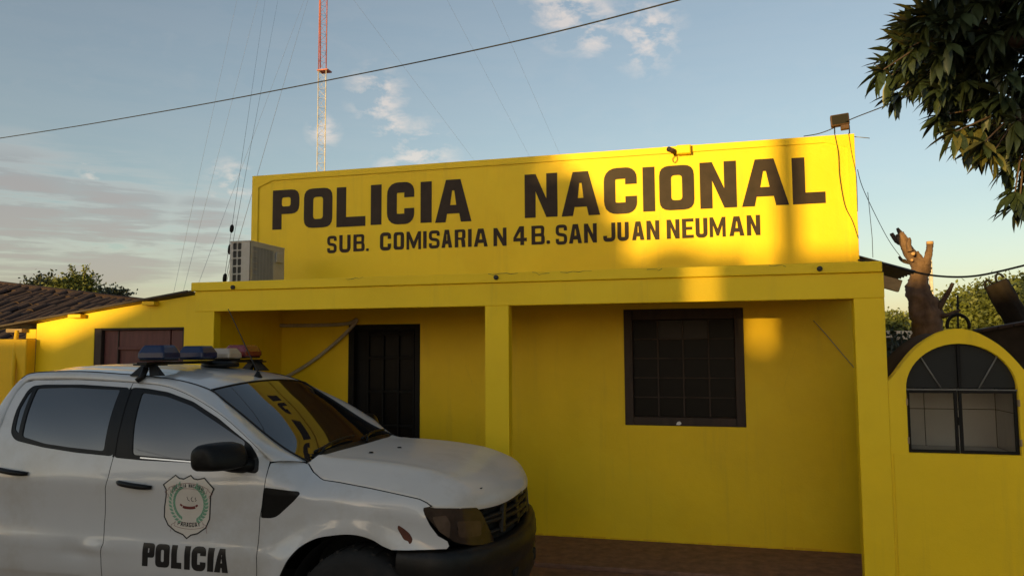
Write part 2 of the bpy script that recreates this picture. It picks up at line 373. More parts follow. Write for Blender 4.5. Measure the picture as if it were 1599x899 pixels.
def glyph(ch, w, h, t):
    s = t/2; r = min(w, h)*.30
    if ch == 'I': return [((0, 0), (w, 0), (w, h), (0, h))], []
    if ch == '.': return [rnd([(0, 0), (w, 0), (w, h), (0, h)], w*.3)], []
    if ch == 'L': return [[(0, 0), (w, 0), (w, t*.95), (t, t*.95), (t, h), (0, h)]], []
    if ch == 'E': return [[(0, 0), (w, 0), (w, t*.8), (t, t*.8), (t, h/2-t*.38), (w*.88, h/2-t*.38), (w*.88, h/2+t*.38), (t, h/2+t*.38), (t, h-t*.8), (w, h-t*.8), (w, h), (0, h)]], []
    if ch == 'O': return [rnd([(0, 0), (w, 0), (w, h), (0, h)], r)], [rnd([(t, t*.85), (w-t, t*.85), (w-t, h-t*.85), (t, h-t*.85)], r*.35)]
    if ch == 'C':
        k = t*.85/2
        return [strokepoly(rpath([(w-s, h*.64), (w-s, h-k), (s, h-k), (s, k), (w-s, k), (w-s, h*.37)], r*.8), t)], []
    if ch == 'U': return [strokepoly(rpath([(s, h), (s, s*.85), (w-s, s*.85), (w-s, h)], r*.9), t)], []
    if ch == 'J': return [strokepoly(rpath([(s*.8, h*.30), (s*.8, s*.8), (w-s, s*.8), (w-s, h)], r*.9), t)], []
    if ch == 'S':
        k = t*.4
        return [strokepoly(rpath([(w-s, h*.70), (w-s, h-k), (s, h-k), (s, h*.53), (w-s, h*.46), (w-s, k), (s, k), (s, h*.29)], r*.75), t*.86)], []
    if ch == 'P':
        b = h*.385
        return [[(0, 0), (t, 0), (t, b)]+rnd([(t, b), (w, b), (w, h), (0, h)], r)[5:15]+[(0, h)]], [rnd([(t, b+t*.75), (w-t*.95, b+t*.75), (w-t*.95, h-t*.75), (t, h-t*.75)], r*.3)]
    if ch == 'R':
        b = h*.42
        return [[(0, 0), (t, 0), (t, b), (w-t*1.25, b*.98), (w-t, 0), (w, 0), (w-t*.12, b*.85), (w-t*.35, b+t*.25)]+rnd([(t, b), (w, b), (w, h), (0, h)], r*.8)[8:15]+[(0, h)]], [rnd([(t, b+t*.6), (w-t*.95, b+t*.6), (w-t*.95, h-t*.7), (t, h-t*.7)], r*.25)]
    if ch == 'B':
        o = [(0, 0)]+rnd([(0, 0), (w, 0), (w, h*.5), (0, h*.5)], r*.8)[5:10]+[(w, h*.36), (w*.93, h*.5)]+rnd([(0, h*.52), (w*.97, h*.52), (w*.97, h), (0, h)], r*.8)[10:15]+[(0, h)]
        return [o], [rnd([(t, t*.75), (w-t*.95, t*.75), (w-t*.95, h*.43), (t, h*.43)], r*.25), rnd([(t, h*.59), (w-t, h*.59), (w-t, h-t*.75), (t, h-t*.75)], r*.25)]
    if ch == 'A':
        a = w*.30; q = lambda y: a*y/h
        c0, c1 = h*.20, h*.40
        ap = w/2
        o = [(0, 0), (t*1.02, 0), (t*1.02+q(c0)*.75, c0), (w-t*1.02-q(c0)*.75, c0), (w-t*1.02, 0), (w, 0), (w-a, h), (a, h)]
        return [o], [[(t*1.05+q(c1), c1), (w-t*1.05-q(c1), c1), (ap+w*.03, h*.74), (ap-w*.03, h*.74)]]
    if ch == 'N': return [[(0, 0), (t, 0), (t, h*.60), (w-t*1.02, 0), (w, 0), (w, h), (w-t, h), (w-t, h*.42), (t*1.02, h), (0, h)]], []
    if ch == 'M': return [[(0, 0), (t*.8, 0), (t*.8, h*.6), (w/2-t*.28, h*.06), (w/2+t*.28, h*.06), (w-t*.8, h*.6), (w-t*.8, 0), (w, 0), (w, h), (w-t*.85, h), (w/2, h*.42), (t*.85, h), (0, h)]], []
    if ch == 'G': return [strokepoly(rpath([(w-s, h*.68), (w-s, h-s), (s, h-s), (s, s), (w-s, s), (w-s, h*.45), (w*.5, h*.45)], r*.6), t)], []
    if ch == 'Y': return [[(w/2-s, 0), (w/2+s, 0), (w/2+s, h*.4), (w, h), (w-t, h), (w/2, h*.62), (t, h), (0, h), (w/2-s, h*.4)]], []
    if ch == '4': return [[(w*.52, 0), (w*.52+t, 0), (w*.52+t, h*.2), (w, h*.2), (w, h*.38), (w*.52+t, h*.38), (w*.52+t, h), (w*.45, h), (0, h*.40), (0, h*.2), (w*.52, h*.2)]], [[(w*.22, h*.38), (w*.52, h*.38), (w*.52, h*.72)]]
    raise KeyError(ch)

# ================================================================== SETTING
DF, DB, FL = 6.506, 7.86, -0.007
def ground_z(x, y):
    d = max(0.0, min(1.0, (y-5.9)/0.7)); s = d*d*(3-2*d)
    return -0.045*s
xs = sorted(set([-600, -300, -120, -60, -30, -18]+[round(v, 2) for v in np.arange(-12, 9.01, 0.5)]+[14, 25, 60, 120, 300, 600]))
ys = sorted(set([-600, -300, -120, -60, -30, -18, -10, -6]+[round(v, 2) for v in np.arange(-4, 10.01, 0.35)]+[14, 25, 60, 120, 300, 900]))
g = MB().grid([[(x, y, ground_z(x, y)+(rng.uniform(-.008, .008) if abs(x) < 12 and -4 < y < 6.0 else 0)) for y in ys] for x in xs]).build('ground', 'dirt_ground', smooth=True)
tag(g, 'reddish brown bare earth yard and street', None, None, 'structure')

# ================================================================== POLICE STATION
st = thing('police_station', 'bright yellow single storey police station with tall lettered parapet and pillared porch', 'building', (-1.8, 7.0, 0))
flat = lambda Y: (lambda x, z: (x, Y, z))
win = (-.901, .267, 1.122, 2.283); door = (-3.961, -3.109, -.007, 2.168)
rect = lambda a: [(a[0], a[2]), (a[1], a[2]), (a[1], a[3]), (a[0], a[3])]
mw = surf_panel('parapet_wall', [(-5.222, -.3), (1.338, -.3), (1.338, 3.932), (-5.222, 3.932)], [rect(win), rect((door[0], door[1], -.2, door[3]))], flat(DB), 'yellow_paint', st, step=.7, thick=.16, grid=True)
box('parapet_back', (-5.22, DB+.158, 2.3), (1.336, DB+.17, 3.93), 'yellow_paint', mw, 0)
# raised border strip that frames the lettering on the parapet: a shallow step, its inner edge cutting the two upper corners
bo = [(-5.218, 2.35), (-5.135, 2.35), (-5.135, 3.79), (-4.95, 3.862), (1.07, 3.862), (1.27, 3.80), (1.27, 2.35), (1.334, 2.35), (1.334, 3.929), (-5.218, 3.929)]
surf_panel('border_strip', bo, [], flat(DB-.014), 'yellow_paint', mw, step=.6, thick=.0135)
# ---- lettering: one mesh per painted letter
def letter_row(chars, stroke, parent, Y):
    for ch, x0, x1, y0, y1 in chars:
        a = at(x0, (y0+y1)/2, Y); b = at(x1, (y0+y1)/2, Y); t = at((x0+x1)/2, y0, Y); q = at((x0+x1)/2, y1, Y)
        w, h = b.x-a.x, t.z-q.z
        outs, holes = glyph(ch, w, h, min(stroke, w))
        surf_panel('letter', list(outs[0]), holes, (lambda ox, oz: (lambda x, z: (ox+x, Y-.004, oz+z)))(a.x, q.z), 'letter_paint', parent, step=.3, thick=.002, grid=False)
row1 = [('P', 426, 467.4, 296.5, 357.8), ('O', 474.8, 519.1, 294, 355.4), ('L', 525.8, 570.8, 291.7, 353.8), ('I', 579.2, 595.8, 288.7, 351), ('C', 604.5, 646.9, 286, 349), ('I', 656.9, 674.2, 283.7, 347.7), ('A', 679.6, 736.3, 280.4, 346.7),
        ('N', 819.4, 870.4, 271.4, 339.4), ('A', 876.7, 936.8, 268, 336.8), ('C', 943, 994.5, 263.4, 332.8), ('I', 1003.8, 1022.5, 261, 330.4), ('O', 1029.5, 1083.9, 258.4, 328), ('N', 1092.9, 1150, 252.7, 325), ('A', 1157.6, 1231.2, 248.3, 321.5), ('L', 1236.9, 1288.2, 245.4, 318.4)]
letter_row(row1, .118, mw, DB)
row2 = [('S', 510.8, 526.1, 368.4, 395.1), ('U', 530, 547.5, 366.8, 394), ('B', 552, 569.5, 365.8, 392.4), ('.', 571.8, 576, 387.8, 392), ('C', 593.5, 610.8, 363.4, 390.8), ('O', 614.8, 631, 362.4, 389.8), ('M', 634.9, 657.5, 361.4, 389.4), ('I', 660.9, 666.2, 361, 387.8), ('S', 669.5, 687, 360, 387.8), ('A', 689.6, 706.2, 358.8, 386.8), ('R', 710.2, 726.9, 358.4, 386), ('I', 731, 736.6, 357.6, 385.4), ('A', 740, 761.7, 357, 385),
        ('N', 770.7, 791, 355.8, 384), ('4', 801.7, 822.7, 353.4, 382.8), ('B', 830, 850.7, 352.4, 381.8), ('.', 853.4, 859, 375.4, 380.8), ('S', 867.4, 886, 351, 381.8), ('A', 888.4, 908.8, 350, 380), ('N', 912, 932, 349, 379), ('J', 942.5, 960.8, 347.8, 376.8), ('U', 964, 981.8, 346.8, 375.8), ('A', 986.8, 1006, 345.8, 375), ('N', 1009.5, 1029.5, 344.4, 374.4),
        ('N', 1041, 1061, 342.8, 372.8), ('E', 1065, 1083, 341.4, 371.8), ('U', 1086, 1104.6, 340.4, 370.8), ('M', 1108, 1133, 339, 370), ('A', 1138.6, 1162, 337.8, 368.4), ('N', 1166, 1187, 335.9, 367.5)]
letter_row(row2, .040, mw, DB)
# ---- hairline crack along the top of the fascia and a few on the walls
def crack(name, pts, Y, w, parent):
    up_, dn = [], []
    for k in range(len(pts)-1):
        a, b = pts[k], pts[k+1]
        for t in np.linspace(0, 1, 7)[:-1]:
            x, z = a[0]+(b[0]-a[0])*t, a[1]+(b[1]-a[1])*t; j_ = rng.normal(0, w*1.3, 2); ww = w*rng.uniform(.25, 1)
            up_.append((x+j_[0], z+j_[1]+ww/2)); dn.append((x+j_[0], z+j_[1]-ww/2))
    mb = MB(); n_ = len(up_); mb.add([(x, Y, z) for x, z in up_+dn], [(i, i+1, n_+i+1, n_+i) for i in range(n_-1)]); return mb.build(name, 'rust_metal', parent)
crack('wall_crack', [(-3.4, 2.62), (-2.9, 2.45)], DB-.0012, .004, mw)
crack('wall_crack', [(.75, 1.9), (.62, 1.5), (.70, 1.2)], DB-.0012, .0018, mw)
crack('wall_crack', [(-2.6, 1.75), (-2.45, 1.35)], DB-.0012, .0016, mw)
# ---- porch
box('beam', (-4.941, DF, 2.268), (1.278, DF+.11, 2.47), 'yellow_paint', st, .006)
for a, b in ((-4.938, -4.718), (-1.965, -1.747), (1.054, 1.276)):
    box('pillar', (a, DF+.0015, -.25), (b, DF+.109, 2.2685), 'yellow_paint', st, .006)
fa = box('fascia', (-4.972, DF-.022, 2.4705), (1.266, DF+.12, 2.556), 'yellow_paint', st, .008)
for a_, b_ in ((-1.93, -1.60), (-1.52, -1.36), (-1.28, -.95), (-.55, -.38), (.42, .58), (-3.3, -3.1)): crack('paint_crack', [(a_, 2.5425), (b_, 2.5425)], DF-.0235, .005, fa)
box('roof_slab', (-4.955, DF+.111, 2.335), (1.262, DB-.002, 2.44), 'soffit_plaster', st, 0)
for p in ((363.5, 448.5), (774.5, 433), (1280, 419.5)):
    c = at(p[0], p[1], DF-.03); d = MB().lathe([(.0, -.012), (.019, -.012), (.021, -.009), (.021, .03)], (c.x, DF-.03, c.z), 'y', 14).build('drain_spout', 'ac_dark', fa, True)
box('porch_floor', (-5.2, 6.86, -.25), (1.345, DB-.001, FL), 'porch_floor', st, .012)
box('porch_step', (-5.2, 6.52, -.30), (1.7, 6.858, FL-.032), 'porch_floor', st, .012)
box('porch_end_wall', (-4.937, DF+.1105, -.25), (-4.80, DB-.001, 2.334), 'yellow_paint', st, 0)
# thin paint lip along the foot of the wall
lip = MB()
px_, zz = -3.108, FL
while px_ < 1.05:
    w = rng.uniform(.05, .16); lip.box((px_, DB-.004, FL), (min(px_+w, 1.336), DB-.0006, FL+rng.uniform(.004, .022))); px_ += w+rng.uniform(.0, .05)
tag(lip.build('paint_drip', 'yellow_fence_paint', mw), kind='stuff')
# ---- window of the station: surround boards, bars, panes each on its own
wf = box('window', (win[0], DB+.075, win[2]), (win[1], DB+.09, win[3]), 'dark_wood', st, 0)
x0, x1, z0, z1 = win; fwid = .088
for nm, lo, hi in (('frame_board', (x0+.002, DB-.012, z0+.002), (x0+fwid, DB+.06, z1-.002)), ('frame_board', (x1-fwid, DB-.012, z0+.002), (x1-.002, DB+.06, z1-.002)),
                   ('frame_board', (x0+fwid, DB-.010, z1-.11), (x1-fwid, DB+.06, z1-.002)), ('frame_board', (x0+fwid, DB-.010, z0+.002), (x1-fwid, DB+.06, z0+.085))):
    box(nm, lo, hi, 'dark_wood', wf, .006)
ix0, ix1, iz0, iz1 = x0+fwid, x1-fwid, z0+.085, z1-.11
cw = (ix1-ix0)/4; rh = (iz1-iz0)/5
pane_me = {}
for i in range(4):
    for j in range(5):
        m_ = 'frost_pane' if (i, j) in ((1, 4), (2, 4)) else 'dark_pane'
        if m_ not in pane_me:
            o = MB().box((0, 0, 0), (cw-.012, .006, rh-.012)).build('pane', m_, wf); pane_me[m_] = o.data
        else:
            o = bpy.data.objects.new('pane', pane_me[m_]); C.objects.link(o); o.parent = wf
        o.location = (ix0+i*cw+.006, DB+.040+.004*((i*7+j*3) % 3), iz0+j*rh+.006)
for i in range(1, 4): box('bar', (ix0+i*cw-.008, DB+.022, iz0), (ix0+i*cw+.008, DB+.050, iz1), 'dark_wood', wf, .003)
for j in range(1, 5): box('bar', (ix0, DB+.026, iz0+j*rh-.006), (ix1, DB+.048, iz0+j*rh+.006), 'dark_wood', wf, .003)
fl = surf_panel('paint_chip', rnd([(-.40, 1.135), (-.385, 1.165), (-.36, 1.17), (-.345, 1.148), (-.365, 1.132)], .008), [], flat(DB-.0125), 'tile_white', wf, step=.05, thick=.001)
# ---- door
dr = box('door', (door[0]+.05, DB+.07, FL+.002), (door[1]-.05, DB+.10, door[3]-.05), 'black_metal', st, 0)
for lo, hi in (((door[0], DB-.006, FL), (door[0]+.07, DB+.12, door[3])), ((door[1]-.06, DB-.006, FL), (door[1], DB+.12, door[3])), ((door[0]+.07, DB-.005, door[3]-.06), (door[1]-.06, DB+.12, door[3]))):
    box('door_frame', lo, hi, 'black_metal', dr, .004)
dx0, dx1 = door[0]+.22, door[1]-.09
for i in range(4):
    xx = dx0+(dx1-dx0)*i/3; box('bar', (xx-.011, DB+.03, .25), (xx+.011, DB+.066, 2.09), 'black_metal', dr, .003)
for z in (.30, .68, 1.06, 1.43, 1.80, 2.06): box('bar', (dx0, DB+.034, z-.013), (dx1, DB+.062, z+.013), 'black_metal', dr, .003)
for i in range(3):
    for z in (.31, .69, 1.07, 1.44, 1.81):
        xx = dx0+(dx1-dx0)*i/3; hgt = .35 if z < 1.8 else .23
        box('pane', (xx+.02, DB+.055, z+.012), (xx+(dx1-dx0)/3-.02, DB+.061, z+hgt), 'dark_pane', dr, 0)
# ---- corrugated hose along the porch wall
def hose(name, px, Y, r, m, parent):
    pts = spline([at(a, b, Y) for a, b in px], 22); mb = MB(); n_ = len(pts)
    return mb.tube(pts, [r*(1.0 if i % 2 else .84) for i in range(n_)], 8).build(name, m, parent, True)
ho = hose('corrugated_hose', [(375, 489), (379, 500), (396, 506), (440, 508), (500, 507.5), (543, 505), (556, 499), (554, 505), (540, 520), (518, 540), (490, 562), (462, 580), (425, 600)], DB-.035, .022, 'conduit', None)
tag(ho, 'pale corrugated conduit hose hanging over the dark doorway', 'hose')
# thin hairline crack wire on the porch side wall
cw_ = tube('thin_wire', [at(*p, DB-.01) for p in ((1270, 500), (1290, 522), (1315, 552), (1334, 574))], .0035, 'cable_steel'); tag(cw_, 'thin wire slung diagonally across the porch wall beside the window', 'wire')
# ---- main gabled roof behind the parapet (corrugated sheets), eave showing on the right
def corr(name, A, B, Y0, Y1, m, parent, per=.13, amp=.014, thick=.004):
    P1 = []; nstep = int((Y1-Y0)/per*8)
    rows = []
    for k in range(nstep+1):
        y = Y0+(Y1-Y0)*k/nstep; dz = amp*math.sin(2*math.pi*(y-Y0)/per)
        rows.append([(A[0]+(B[0]-A[0])*t, y, A[1]+(B[1]-A[1])*t+dz) for t in (0, .5, 1)])
    o = MB().grid(rows).build(name, m, parent, True); s = o.modifiers.new('thick', 'SOLIDIFY'); s.thickness = thick; return o
corr('roof_sheet', (-1.75, 3.80), (1.86, 2.60), DB+.18, 13.0, 'roof_sheet', st)
corr('roof_sheet', (-1.76, 3.80), (-5.6, 2.50), DB+.18, 13.0, 'roof_sheet', st)
for k, y in enumerate((DB+.20, DB+1.0, DB+1.8, DB+2.6)):
    M = Matrix.Translation((1.34, y, 2.66)) @ Matrix.Rotation(math.atan2(.333, 1), 4, 'Y')
    MB().box((-.3, 0, -.115), (.43, .07, .0), M).build('rafter', 'rafter_wood', st, bevel=.004)
box('side_wall', (1.16, DB+.162, -.2), (1.334, 12.8, 2.60), 'yellow_paint', st, 0)
box('side_wall', (-5.218, DB+.162, -.2), (-5.05, 12.8, 2.55), 'yellow_paint', st, 0)
box('rear_wall', (-5.218, 12.81, -.2), (1.334, 12.97, 2.5), 'yellow_paint', st, 0)
# ---- low wing on the left under a lean-to roof
wwin = (-6.124, -5.058, 1.15, 2.122)
ww = surf_panel('wing_wall', [(-6.85, -.3), (-4.9385, -.3), (-4.9385, 2.436), (-5.461, 2.372), (-6.115, 2.288), (-6.85, 2.178)], [rect(wwin)], flat(DF+.006), 'yellow_paint', st, step=.6, thick=.14)
box('wing_end_wall', (-6.848, DF+.147, -.3), (-6.71, 9.2, 2.17), 'yellow_paint', st, 0)
box('corner_block', (-6.985, DF+.001, 2.021), (-6.851, DF+.2, 2.122), 'yellow_paint', st, .006)
A0, A1 = (-7.42, 2.118), (-4.98, 2.452)
rs = corr('wing_roof_sheet', (A0[0], A0[1]+.02), (A1[0], A1[1]+.02), DF-.05, 9.6, 'roof_sheet', st, per=.16, amp=.008, thick=.010)
MB().add([(A0[0], DF-.07, A0[1]+.004), (A1[0], DF-.07, A1[1]+.004), (A1[0], DF-.07, A1[1]+.026), (A0[0], DF-.07, A0[1]+.026), (A0[0], DF-.05, A0[1]+.004), (A1[0], DF-.05, A1[1]+.004), (A1[0], DF-.05, A1[1]+.026), (A0[0], DF-.05, A0[1]+.026)],
         [(0, 3, 2, 1), (4, 5, 6, 7), (0, 1, 5, 4), (1, 2, 6, 5), (2, 3, 7, 6), (3, 0, 4, 7)]).build('roof_edge', 'dark_wood', st, bevel=.003)
for px, py, w in ((118, 492.5, .10), (233, 472.5, .09), (24, 515, .13)):
    c = at(px, py, DF-.05); box('purlin_end', (c.x-w*.8, DF-.07, c.z-.026), (c.x+w*.8, DF+.3, c.z+.012), 'rafter_wood' if px == 24 else 'yellow_fence_paint', st, .004)
# wing window: wooden shutters
wv = box('shutter_window', (wwin[0], DF+.09, wwin[2]), (wwin[1], DF+.10, wwin[3]), 'dark_wood', st, 0)
box('frame_board', (wwin[0], DF+.010, wwin[2]), (wwin[0]+.085, DF+.088, wwin[3]), 'dark_wood', wv, .004)
box('frame_board', (wwin[1]-.02, DF+.010, wwin[2]), (wwin[1], DF+.088, wwin[3]), 'dark_wood', wv, .004)
box('frame_board', (wwin[0]+.085, DF+.012, wwin[3]-.022), (wwin[1]-.02, DF+.088, wwin[3]), 'dark_wood', wv, .004)
for a, b, z0_, z1_, dy in ((-6.035, -5.86, 1.15, 2.098, .05), (-5.852, -5.245, 1.93, 2.098, .045), (-5.852, -5.245, 1.66, 1.905, .06), (-5.852, -5.245, 1.15, 1.64, .055), (-5.235, -5.08, 1.15, 2.098, .05)):
    box('shutter_panel', (a, DF+dy, z0_), (b, DF+.089, z1_), 'shutter_wood', wv, .005)
box('shutter_rail', (-5.852, DF+.035, 1.902), (-5.245, DF+.089, 1.932), 'shutter_wood', wv, .004)
box('shutter_stile', (-5.862, DF+.035, 1.15), (-5.85, DF+.089, 2.098), 'dark_wood', wv, .003)

# ================================================================== BOUNDARY WALLS
fw = thing('yard_wall', 'plain yellow masonry yard wall ending at the low wing with the shuttered window', 'wall', (-9, 6.5, 0))
box('wall', (-14, DF-.10, -.3), (-6.99, DF+.05, 2.02), 'yellow_fence_paint', fw, .012)
box('wall_pier', (-6.986, DF-.12, -.3), (-6.842, DF+.0, 2.016), 'yellow_fence_paint', fw, .012)
pp = tube('drain_pipe', [(-6.955, DF-.155, -.1), (-6.955, DF-.155, 1.7), (-7.03, DF-.07, 2.02), (-7.02, DF-.07, 2.11)], .022, 'yellow_fence_paint', None, 10)
tag(pp, 'thin drain pipe rising at the corner of the yard wall under the lean-to roof', 'pipe')

nw = thing('niche_wall', 'yellow yard wall rising to a round arch with a glazed shrine niche', 'wall', (1.78, 6.55, 0))
AX = 1.778
half = [(.503, 1.624), (.451, 1.68), (.356, 1.809), (.263, 1.906), (.142, 1.987), (.05, 2.020), (0, 2.024)]
arch = spline([(AX-a, 0, b) for a, b in half]+[(AX+a, 0, b) for a, b in half[-2::-1]], 5)
arch = [(v.x, v.z) for v in arch]
nx0, nx1, nz0, nsp, nap = 1.400, 2.158, 1.085, 1.562, 1.912
nic = [(nx0, nz0), (nx1, nz0), (nx1, nsp)]+[(AX+(nx1-nx0)/2*math.cos(t), nsp+(nap-nsp)*math.sin(t)) for t in np.linspace(0, math.pi, 25)[1:-1]]+[(nx0, nsp)]
surf_panel('wall', [(1.2765, -.3), (7.5, -.3), (7.5, 1.624)]+arch[::-1]+[(1.2765, 1.625)], [nic], flat(DF+.003), 'yellow_paint', nw, step=.5, thick=.13)
box('plinth_panel', (1.292, DF-.006, -.3), (7.49, DF+.002, 1.081), 'yellow_paint', nw, .003)
# vault behind the arch (bare cement)
vp = [(AX+(x-AX)*.955, z-.022) for x, z in arch]
rows = [[(x, y, z) for x, z in [(vp[0][0], .0)]+vp+[(vp[-1][0], .0)]] for y in (DF+.125, 6.8, 7.0, 7.2, 7.34)]
v_ = MB().grid(rows); b_ = len(v_.v)-len(rows[0]); v_.f.append(tuple(range(b_, b_+len(rows[0]))))
v_.build('niche_vault', 'vault_cement', nw, False, fixn=True)
# niche lining: cement shell with tile pieces at the back and on the sides
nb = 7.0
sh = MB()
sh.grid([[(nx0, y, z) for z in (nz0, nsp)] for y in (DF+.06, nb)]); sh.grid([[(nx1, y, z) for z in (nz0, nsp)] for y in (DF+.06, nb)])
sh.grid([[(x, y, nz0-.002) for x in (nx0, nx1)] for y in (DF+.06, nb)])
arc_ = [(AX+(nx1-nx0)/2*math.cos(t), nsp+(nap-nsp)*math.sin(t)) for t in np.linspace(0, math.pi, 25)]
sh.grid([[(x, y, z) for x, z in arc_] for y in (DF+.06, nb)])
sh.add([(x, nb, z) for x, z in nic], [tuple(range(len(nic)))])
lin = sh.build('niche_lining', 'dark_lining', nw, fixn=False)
for i, (a, b) in enumerate(((nx0+.012, 1.63), (1.636, 1.895), (1.901, nx1-.012))):
    for j, (c, d) in enumerate(((nz0+.006, 1.384), (1.390, nsp-.01))):
        box('tile', (a, nb-.012, c), (b, nb-.001, d), 'tile_white', lin, .002)
for sx in (nx0, nx1):
    for k in range(2):
        for j, (c, d) in enumerate(((nz0+.006, 1.384), (1.390, nsp-.01))):
            y0 = DF+.10+k*.19; lo = (sx+.001, y0, c) if sx == nx0 else (sx-.010, y0, c)
            hi = (sx+.010, y0+.185, d) if sx == nx0 else (sx-.001, y0+.185, d)
            box('tile', lo, hi, 'tile_white', lin, .002)
for i in range(3):
    a = nx0+.012+i*.247; box('tile', (a, DF+.09, nz0-.001), (a+.242, nb-.013, nz0+.005), 'tile_white', lin, .002)
# clear glass
def glassmat(name, tint, rough=0.02, k=1.0):
    m = bpy.data.materials.new(name); m.use_nodes = True; nt = m.node_tree; nt.nodes.clear()
    o = N(nt, 'ShaderNodeOutputMaterial'); mx = N(nt, 'ShaderNodeMixShader'); fr = N(nt, 'ShaderNodeFresnel'); fr.inputs[0].default_value = 1.5
    t = N(nt, 'ShaderNodeBsdfTransparent'); t.inputs[0].default_value = tint+(1,); gl = N(nt, 'ShaderNodeBsdfGlossy'); gl.inputs['Roughness'].default_value = rough
    ns = N(nt, 'ShaderNodeTexNoise'); ns.inputs['Scale'].default_value = 7
    nt.links.new(math_n(nt, 'MULTIPLY', fr.outputs[0], k), mx.inputs[0]); nt.links.new(t.outputs[0], mx.inputs[1]); nt.links.new(gl.outputs[0], mx.inputs[2]); nt.links.new(mx.outputs[0], o.inputs[0])
    MATS[name] = m
glassmat('clear_glass', (.80, .80, .78), .04)
for a, b in ((nx0+.004, 1.7555), (1.7645, nx1-.004)):                      # two glazed leaves
    lf = box('glass_leaf', (a+.022, DF+.038, nz0+.026), (b-.022, DF+.042, nsp-.024), 'clear_glass', nw, 0)
    for lo, hi in (((a, DF+.026, nz0+.004), (a+.022, DF+.05, nsp-.004)), ((b-.022, DF+.026, nz0+.004), (b, DF+.05, nsp-.004)), ((a+.022, DF+.027, nz0+.004), (b-.022, DF+.049, nz0+.026)), ((a+.022, DF+.027, nsp-.024), (b-.022, DF+.049, nsp-.004))):
        box('leaf_frame', lo, hi, 'black_metal', lf, .002)
box('transom', (nx0+.001, DF+.02, nsp-.003), (nx1-.001, DF+.055, nsp+.007), 'bar_grey', nw, .002)
for sg in (1, -1):                                                          # fanlight: four dark panes
    for a, b, base in ((.6, 46, [(.128, 0)]), (46.6, 89.4, [(.002, 0), (.126, 0)])):
        p = [(AX+sg*x, nsp+.014) for x, z in base]+[(AX+sg*((nx1-nx0)/2-.004)*math.cos(R(t)), nsp+.014+(nap-nsp-.018)*math.sin(R(t))) for t in np.linspace(a, b, 12)]
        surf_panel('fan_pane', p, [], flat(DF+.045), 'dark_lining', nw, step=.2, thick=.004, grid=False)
for t in (90,): box('fan_bar', (AX-.011, DF+.022, nsp+.012), (AX+.011, DF+.052, nap-.002), 'black_metal', nw, .002)
for sgn in (-1, 1):
    MB().tube([(AX+sgn*.128, DF+.034, nsp+.012), (AX+sgn*.262, DF+.034, 1.815)], .006, 6).build('fan_bar', 'bar_grey', nw, True)
for x in (nx0-.004, nx1-.006):
    for z in (1.18, 1.47): box('hinge', (x, DF-.004, z-.025), (x+.012, DF+.03, z+.025), 'rafter_wood', nw, .002)
hl_ = box('latch', (1.752, DF+.012, 1.30), (1.768, DF+.026, 1.36), 'black_metal', nw, .002)

# ================================================================== THINGS ON THE STATION
# air conditioner outdoor unit
ac = thing('air_conditioner', 'grey white outdoor air conditioner unit standing on the porch roof against the parapet', 'air conditioner', (-4.6, 7.04, 2.44))
ax0, ax1, ay0, ay1, az0, az1 = -4.713, -4.487, 6.73, 7.37, 2.47, 2.985
box('housing', (ax0+.006, ay0+.012, az0), (ax1-.012, ay1, az1-.012), 'ac_dark', ac, .004)
holes = []
for j in range(6):
    for i in range(2):
        cx = ax0+.030+i*.054; cz = az0+.030+j*.080; holes.append(rnd([(cx, cz), (cx+.046, cz), (cx+.046, cz+.068), (cx, cz+.068)], .010, 2))
surf_panel('vent_panel', [(ax0, az0), (ax1, az0), (ax1, az1-.012), (ax0, az1-.012)], holes, flat(ay0), 'ac_white', ac, step=.2, thick=.012, grid=False)
box('top_cover', (ax0-.004, ay0-.004, az1-.012), (ax1+.004, ay1+.004, az1+.004), 'ac_white', ac, .006)
sidef = lambda y, z: (ax1, y, z)
surf_panel('side_panel', [(ay0+.001, az0), (ay1, az0), (ay1, az1-.012), (ay0+.001, az1-.012)], [[(ay0+.05, az0+.03), (ay0+.43, az0+.03), (ay0+.43, az1-.05), (ay0+.05, az1-.05)]], sidef, 'ac_white', ac, step=.3, thick=.011, grid=False)
for k in range(20):
    y = ay0+.06+k*.0192; box('coil_fin', (ax1-.009, y, az0+.032), (ax1-.001, y+.0045+.003*(k % 3 == 0), az1-.052), 'ac_fin', ac, 0)
for k in range(7):
    z = az0+.06+k*.06; box('guard_rod', (ax1-.0005, ay0+.05, z), (ax1+.004, ay0+.13, z+.004), 'ac_fin', ac, 0)
box('valve_cover', (ax1+.0005, ay0+.46, az1-.17), (ax1+.018, ay1-.05, az1-.06), 'ac_white', ac, .008)
for y in (ay0+.08, ay1-.14): box('foot', (ax0+.02, y, 2.4405), (ax1-.02, y+.05, az0-.0005), 'ac_dark', ac, 0)
# security camera with junction box
cc = thing('security_camera', 'small bullet security camera on the top edge of the parapet', 'camera', tuple(at(1050, 238, DB-.05)))
c = at(1048, 235.5, DB-.10)
MB().tube([c+Vector((0, .10, .012)), c+Vector((.03, .03, .0)), c+Vector((-.02, -.07, .0))], [.016, .024, .026], 12).build('body', 'rust_metal', cc, True)
MB().tube([c+Vector((-.018, -.068, 0)), c+Vector((-.022, -.076, 0))], [.019, .018], 12).build('lens', 'ac_dark', cc, True)
MB().tube([c+Vector((.03, .07, -.03)), c+Vector((.02, .03, -.005))], .010, 8).build('bracket', 'rust_metal', cc, True)
j0, j1 = at(1057, 229.5, DB), at(1079, 242, DB)
jb = thing('junction_box', 'small yellow painted junction box beside the security camera', 'junction box', (j0.x, DB, j1.z))
box('case', (j0.x, DB-.07, j1.z), (j1.x, DB-.0145, j0.z), 'yellow_paint', jb, .006); box('lid', (j0.x+.006, DB-.078, j1.z+.006), (j1.x-.006, DB-.0705, j0.z-.006), 'yellow_paint', jb, .004)
